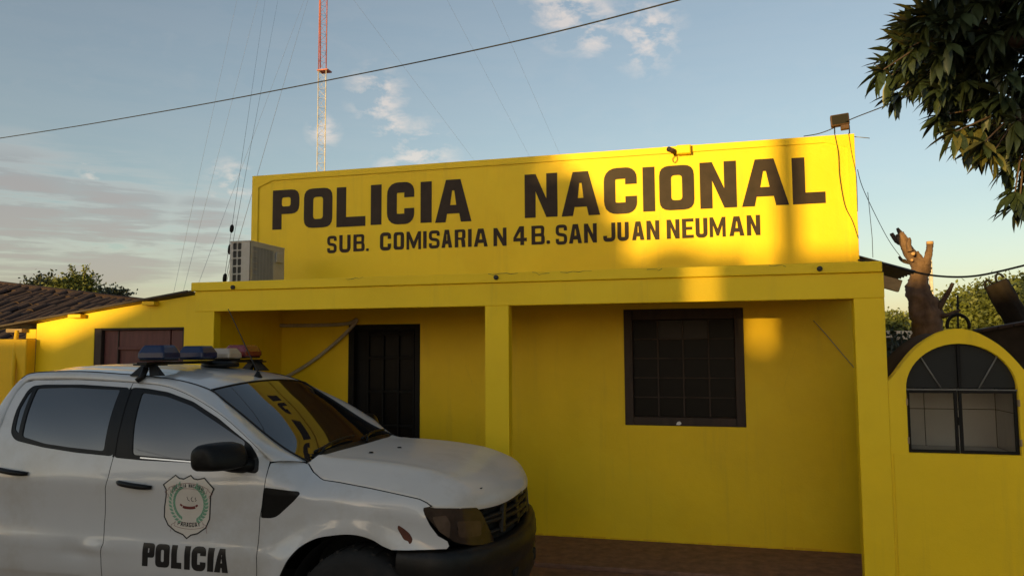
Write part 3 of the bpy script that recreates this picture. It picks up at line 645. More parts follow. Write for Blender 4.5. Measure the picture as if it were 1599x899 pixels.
lp = tube('loop_cable', spline([at(x, y, DB-.018) for x, y in ((1054, 243), (1050, 249), (1053, 254), (1057, 250), (1057, 244))], 6), .003, 'cable_black'); tag(lp, 'little cable loop hanging under the security camera', 'cable')
# floodlight on the corner
ft = thing('floodlight', 'rusty floodlight box on two thin legs at the corner of the parapet', 'floodlight', tuple(at(1312, 206, DB)))
a, b = at(1297, 178, DB+.03), at(1327, 201, DB+.03)
M = Matrix.Translation(((a.x+b.x)/2, DB+.05, (a.z+b.z)/2+.01)) @ Matrix.Rotation(R(-4), 4, 'Y') @ Matrix.Rotation(R(-6), 4, 'Z') @ Matrix.Scale(.82, 4)
MB().box((-.102, -.05, -.062), (.102, .055, .07), M).build('lamp_housing', 'rust_metal', ft, bevel=.008)
MB().box((-.088, -.056, -.050), (.088, -.0505, .058), M).build('lamp_glass', 'dark_pane', ft)
MB().box((.0, -.045, -.115), (.09, .04, -.063), M).build('ballast_box', 'rust_metal', ft, bevel=.005)
for px in (1303, 1326): MB().tube([at(px, 196, DB+.04), at(px+.5, 209, DB+.04)], .006, 6).build('leg', 'black_metal', ft, True)
wires = []
def wire(name, pts, r, label, m='cable_black', group=None, cat='wire', seg=5):
    o = tube(name, pts, r, m, None, seg); tag(o, label, cat, group); return o
wire('hanging_cable', spline([at(x, y, DB-.03) for x, y in ((1303, 208), (1309, 240), (1311, 275), (1319, 320), (1331, 345), (1340, 372))], 6), .0035, 'thin black cable drooping down the parapet face under the floodlight')
wire('hanging_cable', spline([at(x, y, DB-.02) for x, y in ((1325, 208), (1330, 240), (1337, 275), (1339, 330))], 6), .003, 'thin black cable running down the parapet corner edge')
wire('service_cable', spline([at(1255, 213, DB+.2), at(1278, 209, DB+.15), at(1300, 201, DB+.1), at(1330, 186, DB-.1), at(1386, 164, 6.9), at(1470, 128, 6.6), at(1660, 50, 6.0)], 8), .005, 'cable from the floodlight running up into the leafy tree')
wire('thin_rod', [at(1332, 213.5, DB+.08), at(1358, 216, DB+.08)], .004, 'thin rod sticking out sideways from the parapet corner', 'cable_steel')
wire('steel_wire', spline([at(1339, 265, DB+.3), at(1350, 300, DB+.6), at(1386, 372, 9.6), at(1412, 408, 9.7)], 6), .0035, 'slack wire from the parapet corner to the cut tree trunk', 'cable_black')
wire('steel_wire', [at(1355, 300, DB+.5), at(1362, 372, DB+.5), at(1363, 402, DB+.5)], .003, 'thin wire hanging vertically above the right eave', 'cable_black')
wire('telephone_cable', spline([at(1340, 406, DB-.2), at(1384, 413, DB-.1), at(1425, 424, 7.9), at(1465, 431, 7.9), at(1510, 432, 7.9), at(1555, 425, 7.9), at(1640, 404, 7.9)], 6), .010, 'black cable sagging from the right eave past the cut trunk')

# ================================================================== POLICE PICK-UP TRUCK (local: x forward, y left, z up; near side is -y)
tk = bpy.data.objects.new('police_truck', None); C.objects.link(tk); tk.location = (-2.048, 5.069, 0.0); tk.rotation_euler = (0, 0, 0.00637); tk.empty_display_size = .2
tag(tk, 'dented white double cab police pickup truck with roof light bar parked before the porch', 'truck')
def herm(x, xs, ys):
    i = 0
    x = min(max(x, xs[0]), xs[-1])
    while i < len(xs)-2 and x > xs[i+1]: i += 1
    def m(k):
        if k == 0: return (ys[1]-ys[0])/(xs[1]-xs[0])
        if k == len(xs)-1: return (ys[-1]-ys[-2])/(xs[-1]-xs[-2])
        h0, h1 = xs[k]-xs[k-1], xs[k+1]-xs[k]
        return ((ys[k]-ys[k-1])/h0*h1+(ys[k+1]-ys[k])/h1*h0)/(h0+h1)
    h = xs[i+1]-xs[i]; t = (x-xs[i])/h
    return (2*t**3-3*t*t+1)*ys[i]+(t**3-2*t*t+t)*h*m(i)+(-2*t**3+3*t*t)*ys[i+1]+(t**3-t*t)*h*m(i+1)
FZ = ([.30, .38, .46, .60, .68, .73, .85, .98, 1.06, 1.13, 1.22, 1.32, 1.45, 1.58, 1.67, 1.74, 1.80], [-.10, -.055, -.022, 0, .006, -.004, -.013, -.006, 0, -.012, -.034, -.062, -.114, -.187, -.25, -.31, -.40])
YB = ([-4.4, -4.0, -3.2, -2.6, -1.7, -.7, -.2, .2, .45, .6, .75], [.86, .90, .92, .925, .927, .925, .92, .91, .895, .865, .80])
GX = [-.62, -.419, -.356, -.285, -.249, -.138, .078, .28, .377, .424, .46, .541, .593, .649, .69, .711, .74, .757, .765, .77]
GN = [.68, .70, .75, .80, .82, .84, .86, .865, .86, .86, .872, .829, .755, .622, .50, .42, .296, .199, .10, .0]
GZ = [1.268, 1.189, 1.147, 1.123, 1.114, 1.109, 1.085, 1.054, 1.037, 1.018, .999, .988, .976, .957, .948, .944, .946, .952, .958, .960]
def lin(x, xs, ys): return float(np.interp(x, xs, ys))
def bsurf(x, z, dent=True):
    n_ = herm(x, *YB)+herm(z, *FZ)
    r = math.hypot(x+.03, z-.37)                                    # front arch flare
    n_ += .030*math.exp(-((max(r-.46, 0))/.10)**2)*(1 if z > .3 else 0)
    r2 = math.hypot(x+3.22, z-.37); n_ += .030*math.exp(-((max(r2-.46, 0))/.10)**2)
    if x > -.66:
        zg = lin(x, GX, GZ); s = (z-(zg-.13))/.13
        if s > 0:
            ng = lin(x, GX, GN); base = herm(x, *YB)+herm(zg, *FZ); k = min(1, (x+.66)/.1) if x < -.56 else 1
            n_ += min(0, ng-base)*min(s, 1.15)**2*k
    if dent:
        d = math.hypot((x+1.93)/.12, (z-.62)/.05); n_ -= .016*math.exp(-d*d)
        d = math.hypot((x+1.80)/.10, (z-.655)/.025); n_ += .010*math.exp(-d*d)
        n_ += .0016*math.sin(x*9+z*5)*math.sin(z*11+2)
    return n_
def sidefn(s): return lambda x, z: (x, -s*bsurf(x, z), z)
Bgap = [(-1.732, .47), (-1.729, .629), (-1.711, .686), (-1.723, .792), (-1.715, 1.025), (-1.699, 1.093), (-1.692, 1.205), (-1.688, 1.243), (-1.711, 1.423), (-1.747, 1.649), (-1.75, 1.678)]
topF = [(-1.491, 1.658), (-1.307, 1.614), (-1.118, 1.546), (-.931, 1.461), (-.77, 1.364), (-.673, 1.299), (-.626, 1.26), (-.598, 1.213)]
topF = sm([(-1.75, 1.678)]+topF, 4)[1:]
frontgap = [(-.583, 1.149), (-.585, 1.076), (-.603, .961), (-.618, .892), (-.622, .736), (-.626, .554), (-.63, .47)]
rearTop = [(-1.899, 1.685), (-2.222, 1.696), (-2.571, 1.691), (-2.64, 1.673), (-2.664, 1.608), (-2.661, 1.489), (-2.656, 1.34), (-2.658, 1.1), (-2.655, .8), (-2.62, .6), (-2.58, .47)]
WOF = [(-1.6872, 1.213), (-1.485, 1.203), (-1.02, 1.197), (-.80, 1.165), (-.66, 1.15), (-.640, 1.165), (-.655, 1.245), (-.72, 1.315), (-.99, 1.465), (-1.22, 1.563), (-1.44, 1.62), (-1.63, 1.643), (-1.7420, 1.647), (-1.7062, 1.423)]
GF = [(-1.557, 1.235), (-1.25, 1.221), (-1.023, 1.214), (-.85, 1.235), (-.775, 1.27), (-.762, 1.33), (-1.002, 1.443), (-1.227, 1.541), (-1.446, 1.598), (-1.644, 1.619), (-1.602, 1.42)]
WOR = [(-2.554, 1.346), (-2.512, 1.31), (-2.474, 1.295), (-2.249, 1.26), (-1.985, 1.235), (-1.6955, 1.22), (-1.7158, 1.423), (-1.7515, 1.645), (-2.144, 1.663), (-2.465, 1.661), (-2.557, 1.652), (-2.58, 1.62), (-2.585, 1.5), (-2.572, 1.42)]
GR = [(-2.455, 1.326), (-2.259, 1.286), (-2.048, 1.267), (-1.777, 1.251), (-1.80, 1.44), (-1.826, 1.636), (-2.244, 1.650), (-2.516, 1.641), (-2.486, 1.48)]
GQ = [(-2.535, 1.372), (-2.49, 1.340), (-2.52, 1.50), (-2.543, 1.632), (-2.562, 1.600), (-2.566, 1.5)]
fend_arch = sm([(.238, .757), (.179, .777), (.12, .806), (.04, .826), (-.04, .829), (-.12, .820), (-.221, .800), (-.302, .764), (-.36, .720), (-.411, .655), (-.461, .565), (-.50, .46)], 5)
fend = [(-.63, .46)]+[(-.626, .554), (-.622, .736), (-.618, .892), (-.603, .961), (-.585, 1.076), (-.583, 1.149), (-.595, 1.206), (-.52, 1.218), (-.419, 1.189), (-.356, 1.147), (-.285, 1.123), (-.249, 1.114), (-.138, 1.109), (.078, 1.085), (.28, 1.054), (.377, 1.037), (.424, 1.018), (.452, .998),
        (.41, .988), (.417, .959), (.452, .895), (.496, .839), (.55, .811), (.561, .783), (.547, .766), (.44, .760), (.334, .757)]+fend_arch
ventp = [(-.585, 1.074), (-.364, 1.058), (-.351, 1.044), (-.386, 1.005), (-.489, .917), (-.515, .901), (-.549, .893), (-.612, .893), (-.602, .97)]
WOF, GF, WOR, GR, GQ = rnd(WOF, .028, 3), rnd(GF, .022, 3), rnd(WOR, .03, 3), rnd(GR, .02, 3), rnd(GQ, .01, 2)
ventp = rnd(ventp, .012, 2)
def truck_side(s):
    fn = sidefn(s); fl = s < 0
    P = lambda nm, o, h, m, par, **k: surf_panel(nm, o, h, fn, m, par, flip=fl, **k)
    # fender
    fe = P('fender', inset(fend, .0025), [ventp], 'truck_white', tk, step=.035, thick=.02, lipmat='truck_gap')
    ve = P('fender_vent', inset(ventp, .001), [], 'truck_black', fe, step=.05, thick=.006, off=-.006)
    for z in (.94, .985, 1.03):
        P('vent_slat', [(-.585, z-.006), (-.46+(z-.94)*1.0, z-.006), (-.46+(z-.94)*1.0, z+.006), (-.585, z+.006)], [], 'truck_black', fe, step=.06, thick=.006, off=-.001, grid=False)
    if s > 0:
        P('rust_scar', rnd([(.259, .873), (.263, .893), (.30, .872), (.332, .848), (.352, .817), (.345, .795), (.333, .791), (.327, .806), (.302, .812)], .01, 2), [], 'rust_scar', fe, step=.03, thick=.0006, off=.0012)
    # doors
    fd = P('front_door', inset(Bgap+topF+frontgap, .0025), [WOF], 'truck_white', tk, step=.045, thick=.02, lipmat='truck_gap')
    P('window_trim', inset(WOF, .0005), [GF], 'truck_black', fd, step=.05, thick=.012, off=-.003)
    P('window_glass', inset(GF, .0005), [], 'tint_glass', fd, step=.06, thick=.004, off=-.009)
    P('belt_strip', [(-1.489, 1.214), (-1.05, 1.199), (-1.05, 1.206), (-1.489, 1.222)], [], 'chrome_strip', fd, step=.06, thick=.004, off=.003, grid=False)
    rd = P('rear_door', inset(Bgap[::-1]+[(-2.58, .47)][:0]+rearTop[::-1], .0025) if False else inset(Bgap+rearTop, .0025), [WOR], 'truck_white', tk, step=.045, thick=.02, lipmat='truck_gap')
    P('window_trim', inset(WOR, .0005), [GR, GQ], 'truck_black', rd, step=.05, thick=.012, off=-.003)
    P('window_glass', inset(GR, .0005), [], 'tint_glass', rd, step=.06, thick=.004, off=-.009)
    P('quarter_glass', inset(GQ, .0005), [], 'tint_glass', rd, step=.06, thick=.004, off=-.008)
    gp = [(-1.691, 1.216), (-1.711, 1.423), (-1.7465, 1.644)]
    P('pillar_trim', [(x-.008, z) for x, z in gp]+[(x+.008, z) for x, z in gp[::-1]], [], 'truck_black', fd, step=.06, thick=.003, off=.0008, grid=False)
    # handles: recess cup and black grip
    for par, x0, z0 in ((fd, -1.62, 1.068), (rd, -2.575, 1.118)):
        cup = rnd([(x0+.06, z0-.045), (x0+.19, z0-.045), (x0+.20, z0+.02), (x0+.16, z0+.05), (x0+.09, z0+.05), (x0+.06, z0+.02)], .02, 3)
        P('handle_cup', cup, [], 'truck_white', par, step=.03, thick=.001, off=.0012)
        mb = MB(); pts = []
        for t in np.linspace(0, 1, 9):
            x = x0+.25*t; z = z0-.024*t; n_ = bsurf(x, z)+.004+.030*math.sin(math.pi*min(1, max(0, t*1.0)))**.5
            pts.append((x, -s*n_, z))
        mb.tube(pts, [.012, .017, .018, .018, .018, .018, .018, .016, .012], 8).build('handle', 'truck_black', par, True)
    # sill and dark inner skin so that no gap shows daylight
    P('sill', [(-2.60, .36), (-.56, .36), (-.50, .455), (-2.60, .463)], [], 'truck_white', tk, step=.06, thick=.03, off=-.012)
    P('inner_skin', [(-2.72, .42), (-.52, .42), (-.50, .72), (-.42, .80), (-.30, .88), (.25, .88), (.40, .80), (.44, .97), (.0, 1.05), (-.3, 1.09), (-.62, 1.17), (-.70, 1.22), (-1.2, 1.54), (-1.5, 1.63), (-2.6, 1.66), (-2.70, 1.3)], [], 'truck_gap', tk, step=.08, thick=0, off=-.035)
    MB().tube([(x, -s*(lin(x, GX, GN)+.0015), lin(x, GX, GZ)-.002) for x in np.linspace(-.419, .455, 60)], .0035, 5).build('hood_seam', 'truck_gap', fe, True)
    # cab frame: A pillar and roof rail, lofted between door gap and windscreen edge / roof ditch
    lo = [(-2.655, .47), (-2.658, .9), (-2.656, 1.34), (-2.661, 1.489), (-2.664, 1.608), (-2.64, 1.673), (-2.571, 1.691), (-2.222, 1.696), (-1.899, 1.685), (-1.75, 1.678), (-1.491, 1.658), (-1.307, 1.614), (-1.118, 1.546), (-.931, 1.461), (-.77, 1.364), (-.673, 1.299), (-.598, 1.213)]
    hi = [(-2.78, .895, .47), (-2.80, .905, .9), (-2.79, .83, 1.34), (-2.775, .765, 1.49), (-2.745, .70, 1.61), (-2.70, .645, 1.70), (-2.60, .620, 1.742), (-2.222, .615, 1.750), (-1.882, .617, 1.733), (-1.70, .617, 1.722), (-1.42, .612, 1.690), (-1.195, .603, 1.628), (-1.07, .617, 1.551), (-.93, .637, 1.468), (-.75, .661, 1.355), (-.59, .68, 1.266), (-.424, .70, 1.197)]
    L3 = [Vector((x, -s*(bsurf(x, z)), z)) for x, z in lo]; H3 = [Vector((x, -s*y, z)) for x, y, z in hi]
    L3 = spline(L3, 4); H3 = spline(H3, 4); rows = []
    for a, b in zip(L3, H3):
        d = b-a; row = []
        for t in np.linspace(0, 1, 7):
            p = a+d*t; bul = .014*math.sin(math.pi*t)
            row.append(tuple(p+Vector((0, -s*bul, bul*.6))))
        rows.append(row)
    # small lip turned inward at both borders
    rows = [[(r[0][0], r[0][1]+s*.015, r[0][2]-.004)]+r+[(r[-1][0], r[-1][1]+s*.012, r[-1][2]-.012)] for r in rows]
    MB().grid(rows).build('cab_frame', 'truck_white', tk, True)
    MB().tube([p+Vector((0, -s*.003, -.002)) for p in H3[20:46]], .006, 6).build('roof_seal', 'truck_black', tk, True)
    # bed side
    bed = [(-2.79, .50), (-2.80, 1.18), (-2.81, 1.205), (-4.30, 1.195), (-4.33, 1.15), (-4.33, .62), (-3.72, .60), (-3.685, .46)]
    archr = [(-3.22+.47*math.cos(t), .37+.47*math.sin(t)) for t in np.linspace(math.pi*.93, math.pi*.07, 15)]
    P('bed_side', [(-2.79, 1.20), (-4.30, 1.195), (-4.33, 1.15), (-4.33, .62), (-3.74, .58)]+archr[0:]+[(-2.80, .47)], [], 'truck_white', tk, step=.06, thick=.06)
    P('tail_light', rnd([(-4.335, 1.12), (-4.335, .80), (-4.20, .80), (-4.24, 1.12)], .02), [], 'tail_red', tk, step=.06, thick=.02, off=.004)
truck_side(1); truck_side(-1)
front_doors = [o for o in tk.children if o.name.startswith('front_door')]
fdn = front_doors[0]; fn = sidefn(1)
# lettering and shield on the near door
for ch, a, b in (('P', 221.9, 242.2), ('O', 242.8, 266.1), ('L', 268, 285.2), ('I', 288.6, 298.5), ('C', 300, 323), ('I', 324.8, 335), ('A', 335.4, 357.7)):
    x0, x1 = -1.425+(a-222)/135.5*.609, -1.425+(b-222)/135.5*.609
    zb = .566-.006*(a-222)/135; hh = .142
    outs, holes = glyph(ch, x1-x0-.004, hh, .040 if ch != 'I' else x1-x0-.006)
    sh_ = lambda x, z: (x0+x+.012*(z/hh), zb+z)
    surf_panel('door_letter', [sh_(*p) for p in outs[0]], [[sh_(*p) for p in h_] for h_ in holes], fn, 'decal_black', fdn, step=.03, thick=.0005, off=.0014, grid=False)
SC = [(-1.272, 1.092), (-1.205, 1.128), (-1.155, 1.110), (-1.105, 1.132), (-1.062, 1.110), (-1.015, 1.122), (-.965, 1.118), (-.915, 1.062), (-.945, 1.02), (-.955, .94), (-.955, .868), (-.99, .80), (-1.05, .768), (-1.112, .742), (-1.165, .765), (-1.235, .80), (-1.283, .868), (-1.283, .95), (-1.262, 1.02), (-1.290, 1.062)]
SC = [(-1.290, 1.066), (-1.207, 1.128)]+[(-1.207+.104*t, 1.128-.022*math.sin(math.pi*t)) for t in (.3, .6)]+[(-1.098, 1.130)]+[(-1.098+.085*t, 1.130-.024*math.sin(math.pi*t)) for t in (.3, .6)]+[(-1.000, 1.117), (-.922, 1.054), (-.948, 1.005), (-.954, .93), (-.958, .868), (-.985, .812), (-1.04, .775), (-1.085, .764), (-1.114, .742), (-1.145, .765), (-1.20, .782), (-1.255, .818), (-1.285, .868), (-1.283, .93), (-1.270, 1.0), (-1.268, 1.035)]
surf_panel('crest_border', SC, [inset(SC, .008)], fn, 'decal_black', fdn, step=.03, thick=.0005, off=.0016, grid=False)
surf_panel('crest_shield', inset(SC, .0082), [], fn, 'decal_cream', fdn, step=.04, thick=.0004, off=.0012)
def crest_parts(name, polys, m):
    mb = MB()
    for outer, holes in polys:
        V, T = cdt(outer, holes, .02, False); P_ = []
        for x, z in V: p = Vector(fn(x, z)); P_.append((p.x, p.y-.0021, p.z))
        mb.add(P_, T)
    return tag(mb.build(name, m, fdn), kind='stuff')
ccx, ccz = -1.105, .945
polys = []
def arc_text(txt, rad, a0, a1, cy, h, up):
    n_ = len(txt); out = []
    for i, ch in enumerate(txt):
        if ch == ' ': continue
        t = R(a0+(a1-a0)*(i+.5)/n_); w = abs(rad*R(a1-a0))/n_*.78
        ou, ho = glyph(ch, w if ch not in 'I' else w*.35, h, w*.30)
        ox = 0 if ch not in 'I' else w*.3
        bx, bz = ccx+rad*math.cos(t), cy+rad*math.sin(t)
        tang = (-math.sin(t)*(-1 if up else 1), math.cos(t)*(-1 if up else 1)); nor = (-tang[1], tang[0])
        f = lambda p: (bx+tang[0]*(p[0]+ox-w/2)+nor[0]*p[1], bz+tang[1]*(p[0]+ox-w/2)+nor[1]*p[1])
        out.append(([f(p) for p in ou[0]], [[f(p) for p in q] for q in ho]))
    return out
crest_parts('crest_lettering', arc_text('POLICIA NACIONAL', .30, 112, 68, .755, .021, True)+arc_text('PARAGUAY', .34, 256, 284, 1.155, .026, False)+arc_text('ORDEN Y PATRIA'.replace('D', 'O').replace('T', 'I'), .10, 238, 302, .985, .008, False)[0:0], 'decal_black')
def ribbon(rad, a0, a1, cy, h, th=.0022):
    o = []
    ts = [R(a0+(a1-a0)*i/10) for i in range(11)]
    for dr_ in (0, h): o.append((strokepoly([(ccx+(rad+dr_)*math.cos(t), cy+(rad+dr_)*math.sin(t)) for t in ts], th), []))
    for t, sg in ((ts[0], -1), (ts[-1], 1)):
        p = (ccx+rad*math.cos(t), cy+rad*math.sin(t)); q = (ccx+(rad+h)*math.cos(t), cy+(rad+h)*math.sin(t))
        dx = .026 if p[0] > ccx else -.026
        o.append((strokepoly([p, q, (q[0]+dx*.3, q[1]-.016), (q[0]+dx*1.2, q[1]-.028), (p[0]+dx*.75, p[1]-.016), (p[0]+dx, p[1]-.036), (p[0]+dx*.1, p[1]-.018), p][:6], th), []))
    return o
crest_parts('crest_ribbon', ribbon(.293, 115, 65, .755, .032)+ribbon(.352, 253, 287, 1.155, -.036)+[(strokepoly([(ccx-.044, .936), (ccx-.03, .932), (ccx-.01, .930), (ccx+.01, .930), (ccx+.03, .932), (ccx+.044, .936)], .017), []), (strokepoly([(ccx-.047, .940), (ccx-.062, .950)], .012), []), (strokepoly([(ccx+.047, .940), (ccx+.062, .950)], .012), [])], 'decal_red')
lv = []
for s_ in (-1, 1):
    for i in range(13):
        t = R(250+i*9.6) if s_ < 0 else R(290-i*9.6)
        t = R(-65+i*10) if s_ > 0 else R(245-i*10)
        bx, bz = ccx+.118*math.cos(t), .958+.118*math.sin(t); 
        for k in (-1, 1):
            a = t+s_*math.pi/2+k*.7; L_ = .034; w = .0085
            d = (math.cos(a), math.sin(a)); nn = (-d[1], d[0])
            ox, oz = bx+k*.003*math.cos(t), bz+k*.003*math.sin(t)
            lv.append(([(ox, oz), (ox+d[0]*L_*.5+nn[0]*w, oz+d[1]*L_*.5+nn[1]*w), (ox+d[0]*L_, oz+d[1]*L_), (ox+d[0]*L_*.5-nn[0]*w, oz+d[1]*L_*.5-nn[1]*w)], []))
crest_parts('crest_wreath', lv, 'decal_green')
crest_parts('crest_mark', [(strokepoly([(ccx-.012, .998), (ccx-.006, .980), (ccx+.006, .972)], .0035), []), (strokepoly([(ccx+.026, .998), (ccx+.016, .985), (ccx+.022, .972), (ccx+.034, .972)], .0035), []), (strokepoly([(ccx+.052, .996), (ccx+.044, .988), (ccx+.054, .978), (ccx+.044, .972)], .003), [])]
            +[([(ccx-.040+k*.0115, .9255), (ccx-.033+k*.0115, .9255), (ccx-.033+k*.0115, .9345), (ccx-.040+k*.0115, .9345)], []) for k in range(7)], 'decal_black')
# hood
ZC = ([-.50, -.36, -.1, .2, .4, .52, .60, .66, .71, .75, .77], [1.228, 1.222, 1.208, 1.182, 1.150, 1.118, 1.090, 1.062, 1.030, .990, .962])
rows = []
xst = [-.43, -.40, -.36, -.32, -.285, -.25, -.2, -.138, -.05, .05, .15, .25, .34, .40, .44, .47, .50, .53, .56, .59, .615, .64, .66, .68, .70, .715, .73, .74, .75, .758, .764, .7685]
for x in xst:
    ng, zg, zc = lin(x, GX, GN), lin(x, GX, GZ), herm(x, *ZC); row = []
    for k in range(33):
        t = -1+2*k/32; t = math.copysign(1-(1-abs(t))**1.35, t)
        y = ng*t; z = zg+(max(zc, zg+.001)-zg)*(1-abs(t)**4.2)
        z += .015*math.exp(-((abs(y)-.58)/.05)**2)*max(0, min(1, (.64-x)/.3))        # raised shoulder crease
        xx = x+(.055*(1-t*t) if x < -.30 else 0)*max(0, min(1, (-.25-x)/.18))
        row.append((xx, y, z))
    rows.append([(row[0][0], row[0][1]*.985, row[0][2]-.018)]+row+[(row[-1][0], row[-1][1]*.985, row[-1][2]-.018)])
tip = rows[-1]; rows.append([(p[0]-.004, p[1]*.9, p[2]-.022) for p in tip])
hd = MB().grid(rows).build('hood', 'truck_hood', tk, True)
for x, y in ((-.17, -.33), (-.10, -.02)):
    MB().lathe([(0, .008), (.013, .007), (.016, .0)], (x, y, herm(x, *ZC)+.0), 'z', 12).build('washer_nozzle', 'truck_black', hd, True)
MB().box((.585, -.50, 1.041), (.64, -.48, 1.045), Matrix.Identity(4)).build('chip', 'truck_gap', hd)
# windscreen
WE = spline([(-.424, .70, 1.197), (-.59, .68, 1.266), (-.75, .661, 1.355), (-.93, .637, 1.468), (-1.07, .617, 1.551), (-1.195, .603, 1.628)], 8)
def wsp0(u, v):
    i_ = v*(len(WE)-1); k = min(int(i_), len(WE)-2); e_ = WE[k].lerp(WE[k+1], i_-k); q = 1-u*u
    bul = math.sin(math.pi*v)
    return Vector((e_.x+q*(.045*(1-v)+.030*v), e_.y*u, e_.z+q*(.016*(1-v)+.040*v)+bul*.010*q if q > 0 else e_.z))
rows = [[tuple(wsp0(-1+2*k/32, v)) for k in range(33)] for v in np.linspace(0, 1, 25)]
ws = MB().grid(rows).build('windshield', 'windshield_glass', tk, True)
def strip(name, pts, r, m, par): return MB().tube(pts, r, 6).build(name, m, par, True)
strip('windshield_seal', [Vector(r[0])+Vector((0, -.001, .001)) for r in rows], .008, 'truck_black', ws)
strip('windshield_seal', [Vector(r[-1])+Vector((0, .001, .001)) for r in rows], .008, 'truck_black', ws)
strip('windshield_seal', [Vector(p)+Vector((0, 0, .001)) for p in rows[-1]], .007, 'truck_black', ws)
cow = []
for k in range(2, 31):
    p = Vector(rows[0][k]); cow.append([tuple(p+Vector((-.05, 0, .030))), tuple(p+Vector((.01, 0, .005))), tuple(p+Vector((.055, 0, -.012)))])
MB().grid(cow).build('cowl', 'truck_black', tk, True)
for y0, y1 in ((-.58, .02), (.05, .60)):
    u0, u1 = y0/.70, y1/.66
    def wsp(u, v): return wsp0(u, v)+Vector((.008, 0, .020))
    MB().tube([wsp(u0+(u1-u0)*t, .07+.055*math.sin(math.pi*t*.6)) for t in np.linspace(0, 1, 12)], .010, 6).build('wiper', 'truck_black', ws, True)
    MB().tube([wsp(u0+(u1-u0)*.02, .02), wsp(u0+(u1-u0)*.25, .09), wsp(u0+(u1-u0)*.5, .115)], .009, 6).build('wiper', 'truck_black', ws, True)
# roof
rows = []
RX = [-2.70, -2.66, -2.60, -2.5, -2.3, -2.1, -1.882, -1.7, -1.55, -1.42, -1.32, -1.25, -1.195]
RY = [.645, .632, .620, .618, .615, .616, .617, .617, .615, .612, .610, .606, .603]; RZ = [1.700, 1.722, 1.742, 1.748, 1.750, 1.743, 1.733, 1.722, 1.708, 1.690, 1.668, 1.650, 1.628]
CRN = [.02, .028, .036, .042, .047, .049, .050, .050, .050, .049, .048, .047, .046]
for x, y, z, c_ in zip(RX, RY, RZ, CRN):
    fr = max(0, min(1, (x+1.6)/.405))
    rows.append([(x+.035*(1-t*t)*fr, (y-.010)*t, z-.006+c_*(1-abs(t)**2.6)+(.004*math.cos(t*22) if abs(t) < .8 and x < -1.6 else 0)) for t in np.linspace(-1, 1, 41)])
rf = MB().grid(rows).build('roof', 'truck_white', tk, True)
# cab rear wall with rear window, bed, tailgate
MB().grid([[(-2.78, y, z) for y in np.linspace(-.9, .9, 3)] for z in (.5, 1.25)]).build('cab_rear_panel', 'truck_white', tk)
MB().add([(-2.79, -.85, 1.25), (-2.79, .85, 1.25), (-2.70, .64, 1.70), (-2.70, -.64, 1.70), ], [(0, 1, 2, 3)]).build('rear_screen', 'tint_glass', tk)
MB().box((-4.28, -.80, .55), (-2.82, .80, .60)).build('bed_floor', 'truck_plastic', tk)
MB().box((-4.345, -.84, .60), (-4.29, .84, 1.19)).build('tailgate', 'truck_white', tk, bevel=.015)
MB().box((-4.50, -.85, .42), (-4.35, .85, .56)).build('rear_bumper', 'truck_plastic', tk, bevel=.03)
MB().box((-4.2, -.55, .30), (.55, .55, .50)).build('chassis', 'truck_gap', tk)
MB().box((-.40, -.58, .50), (.56, .58, .90)).build('engine_bay', 'truck_gap', tk)
# front bumper
BP = [(.25, .895), (.36, .900), (.46, .890), (.54, .862), (.60, .81), (.66, .72), (.715, .60), (.765, .42), (.80, .22), (.812, 0)]
BP = BP+[(x, -y) for x, y in BP[-2::-1]]
bp3 = spline([(x, y, 0) for x, y in BP], 4); rows = []
for z, off, zsh in ((.30, -.075, 0), (.345, -.030, 0), (.40, -.006, 0), (.48, .0, 0), (.53, -.012, 0), (.57, -.004, 0), (.64, .008, 0), (.70, .004, 0), (.738, -.010, 0), (.752, -.030, 0), (.752, -.085, 0)):
    row = []
    for i, p in enumerate(bp3):
        a, b = bp3[max(i-1, 0)], bp3[min(i+1, len(bp3)-1)]; t = (b-a).normalized(); nn = Vector((-t.y, t.x, 0)); nn = nn if nn.dot(Vector((1, p.y*.8, 0))) > 0 else -nn
        j = .006*math.sin(i*1.3+z*30)
        ztp = (.708+.046*(abs(p.y)/.9)**2)/.752; row.append(tuple(Vector((p.x, p.y, z if z < .5 else .5+(z-.5)*(ztp*.752-.5)/.252))+nn*(off+j*.4)))
    rows.append(row)
bu = MB().grid(rows).build('front_bumper', 'truck_plastic', tk, True)
MB().box((.74, -.30, .43), (.797, .30, .51)).build('air_intake', 'truck_gap', bu, bevel=.01)
for s_ in (-1, 1): MB().lathe([(0, .012), (.04, .010), (.052, 0), (.056, -.02)], (.0, 0, 0), 'z', 18).build('fog_lamp', 'headlight_cup', bu, True).matrix_local = Matrix.Translation((.690, s_*.60, .49)) @ Matrix.Rotation(R(58*s_), 4, 'Z') @ Matrix.Rotation(R(90), 4, 'Y')
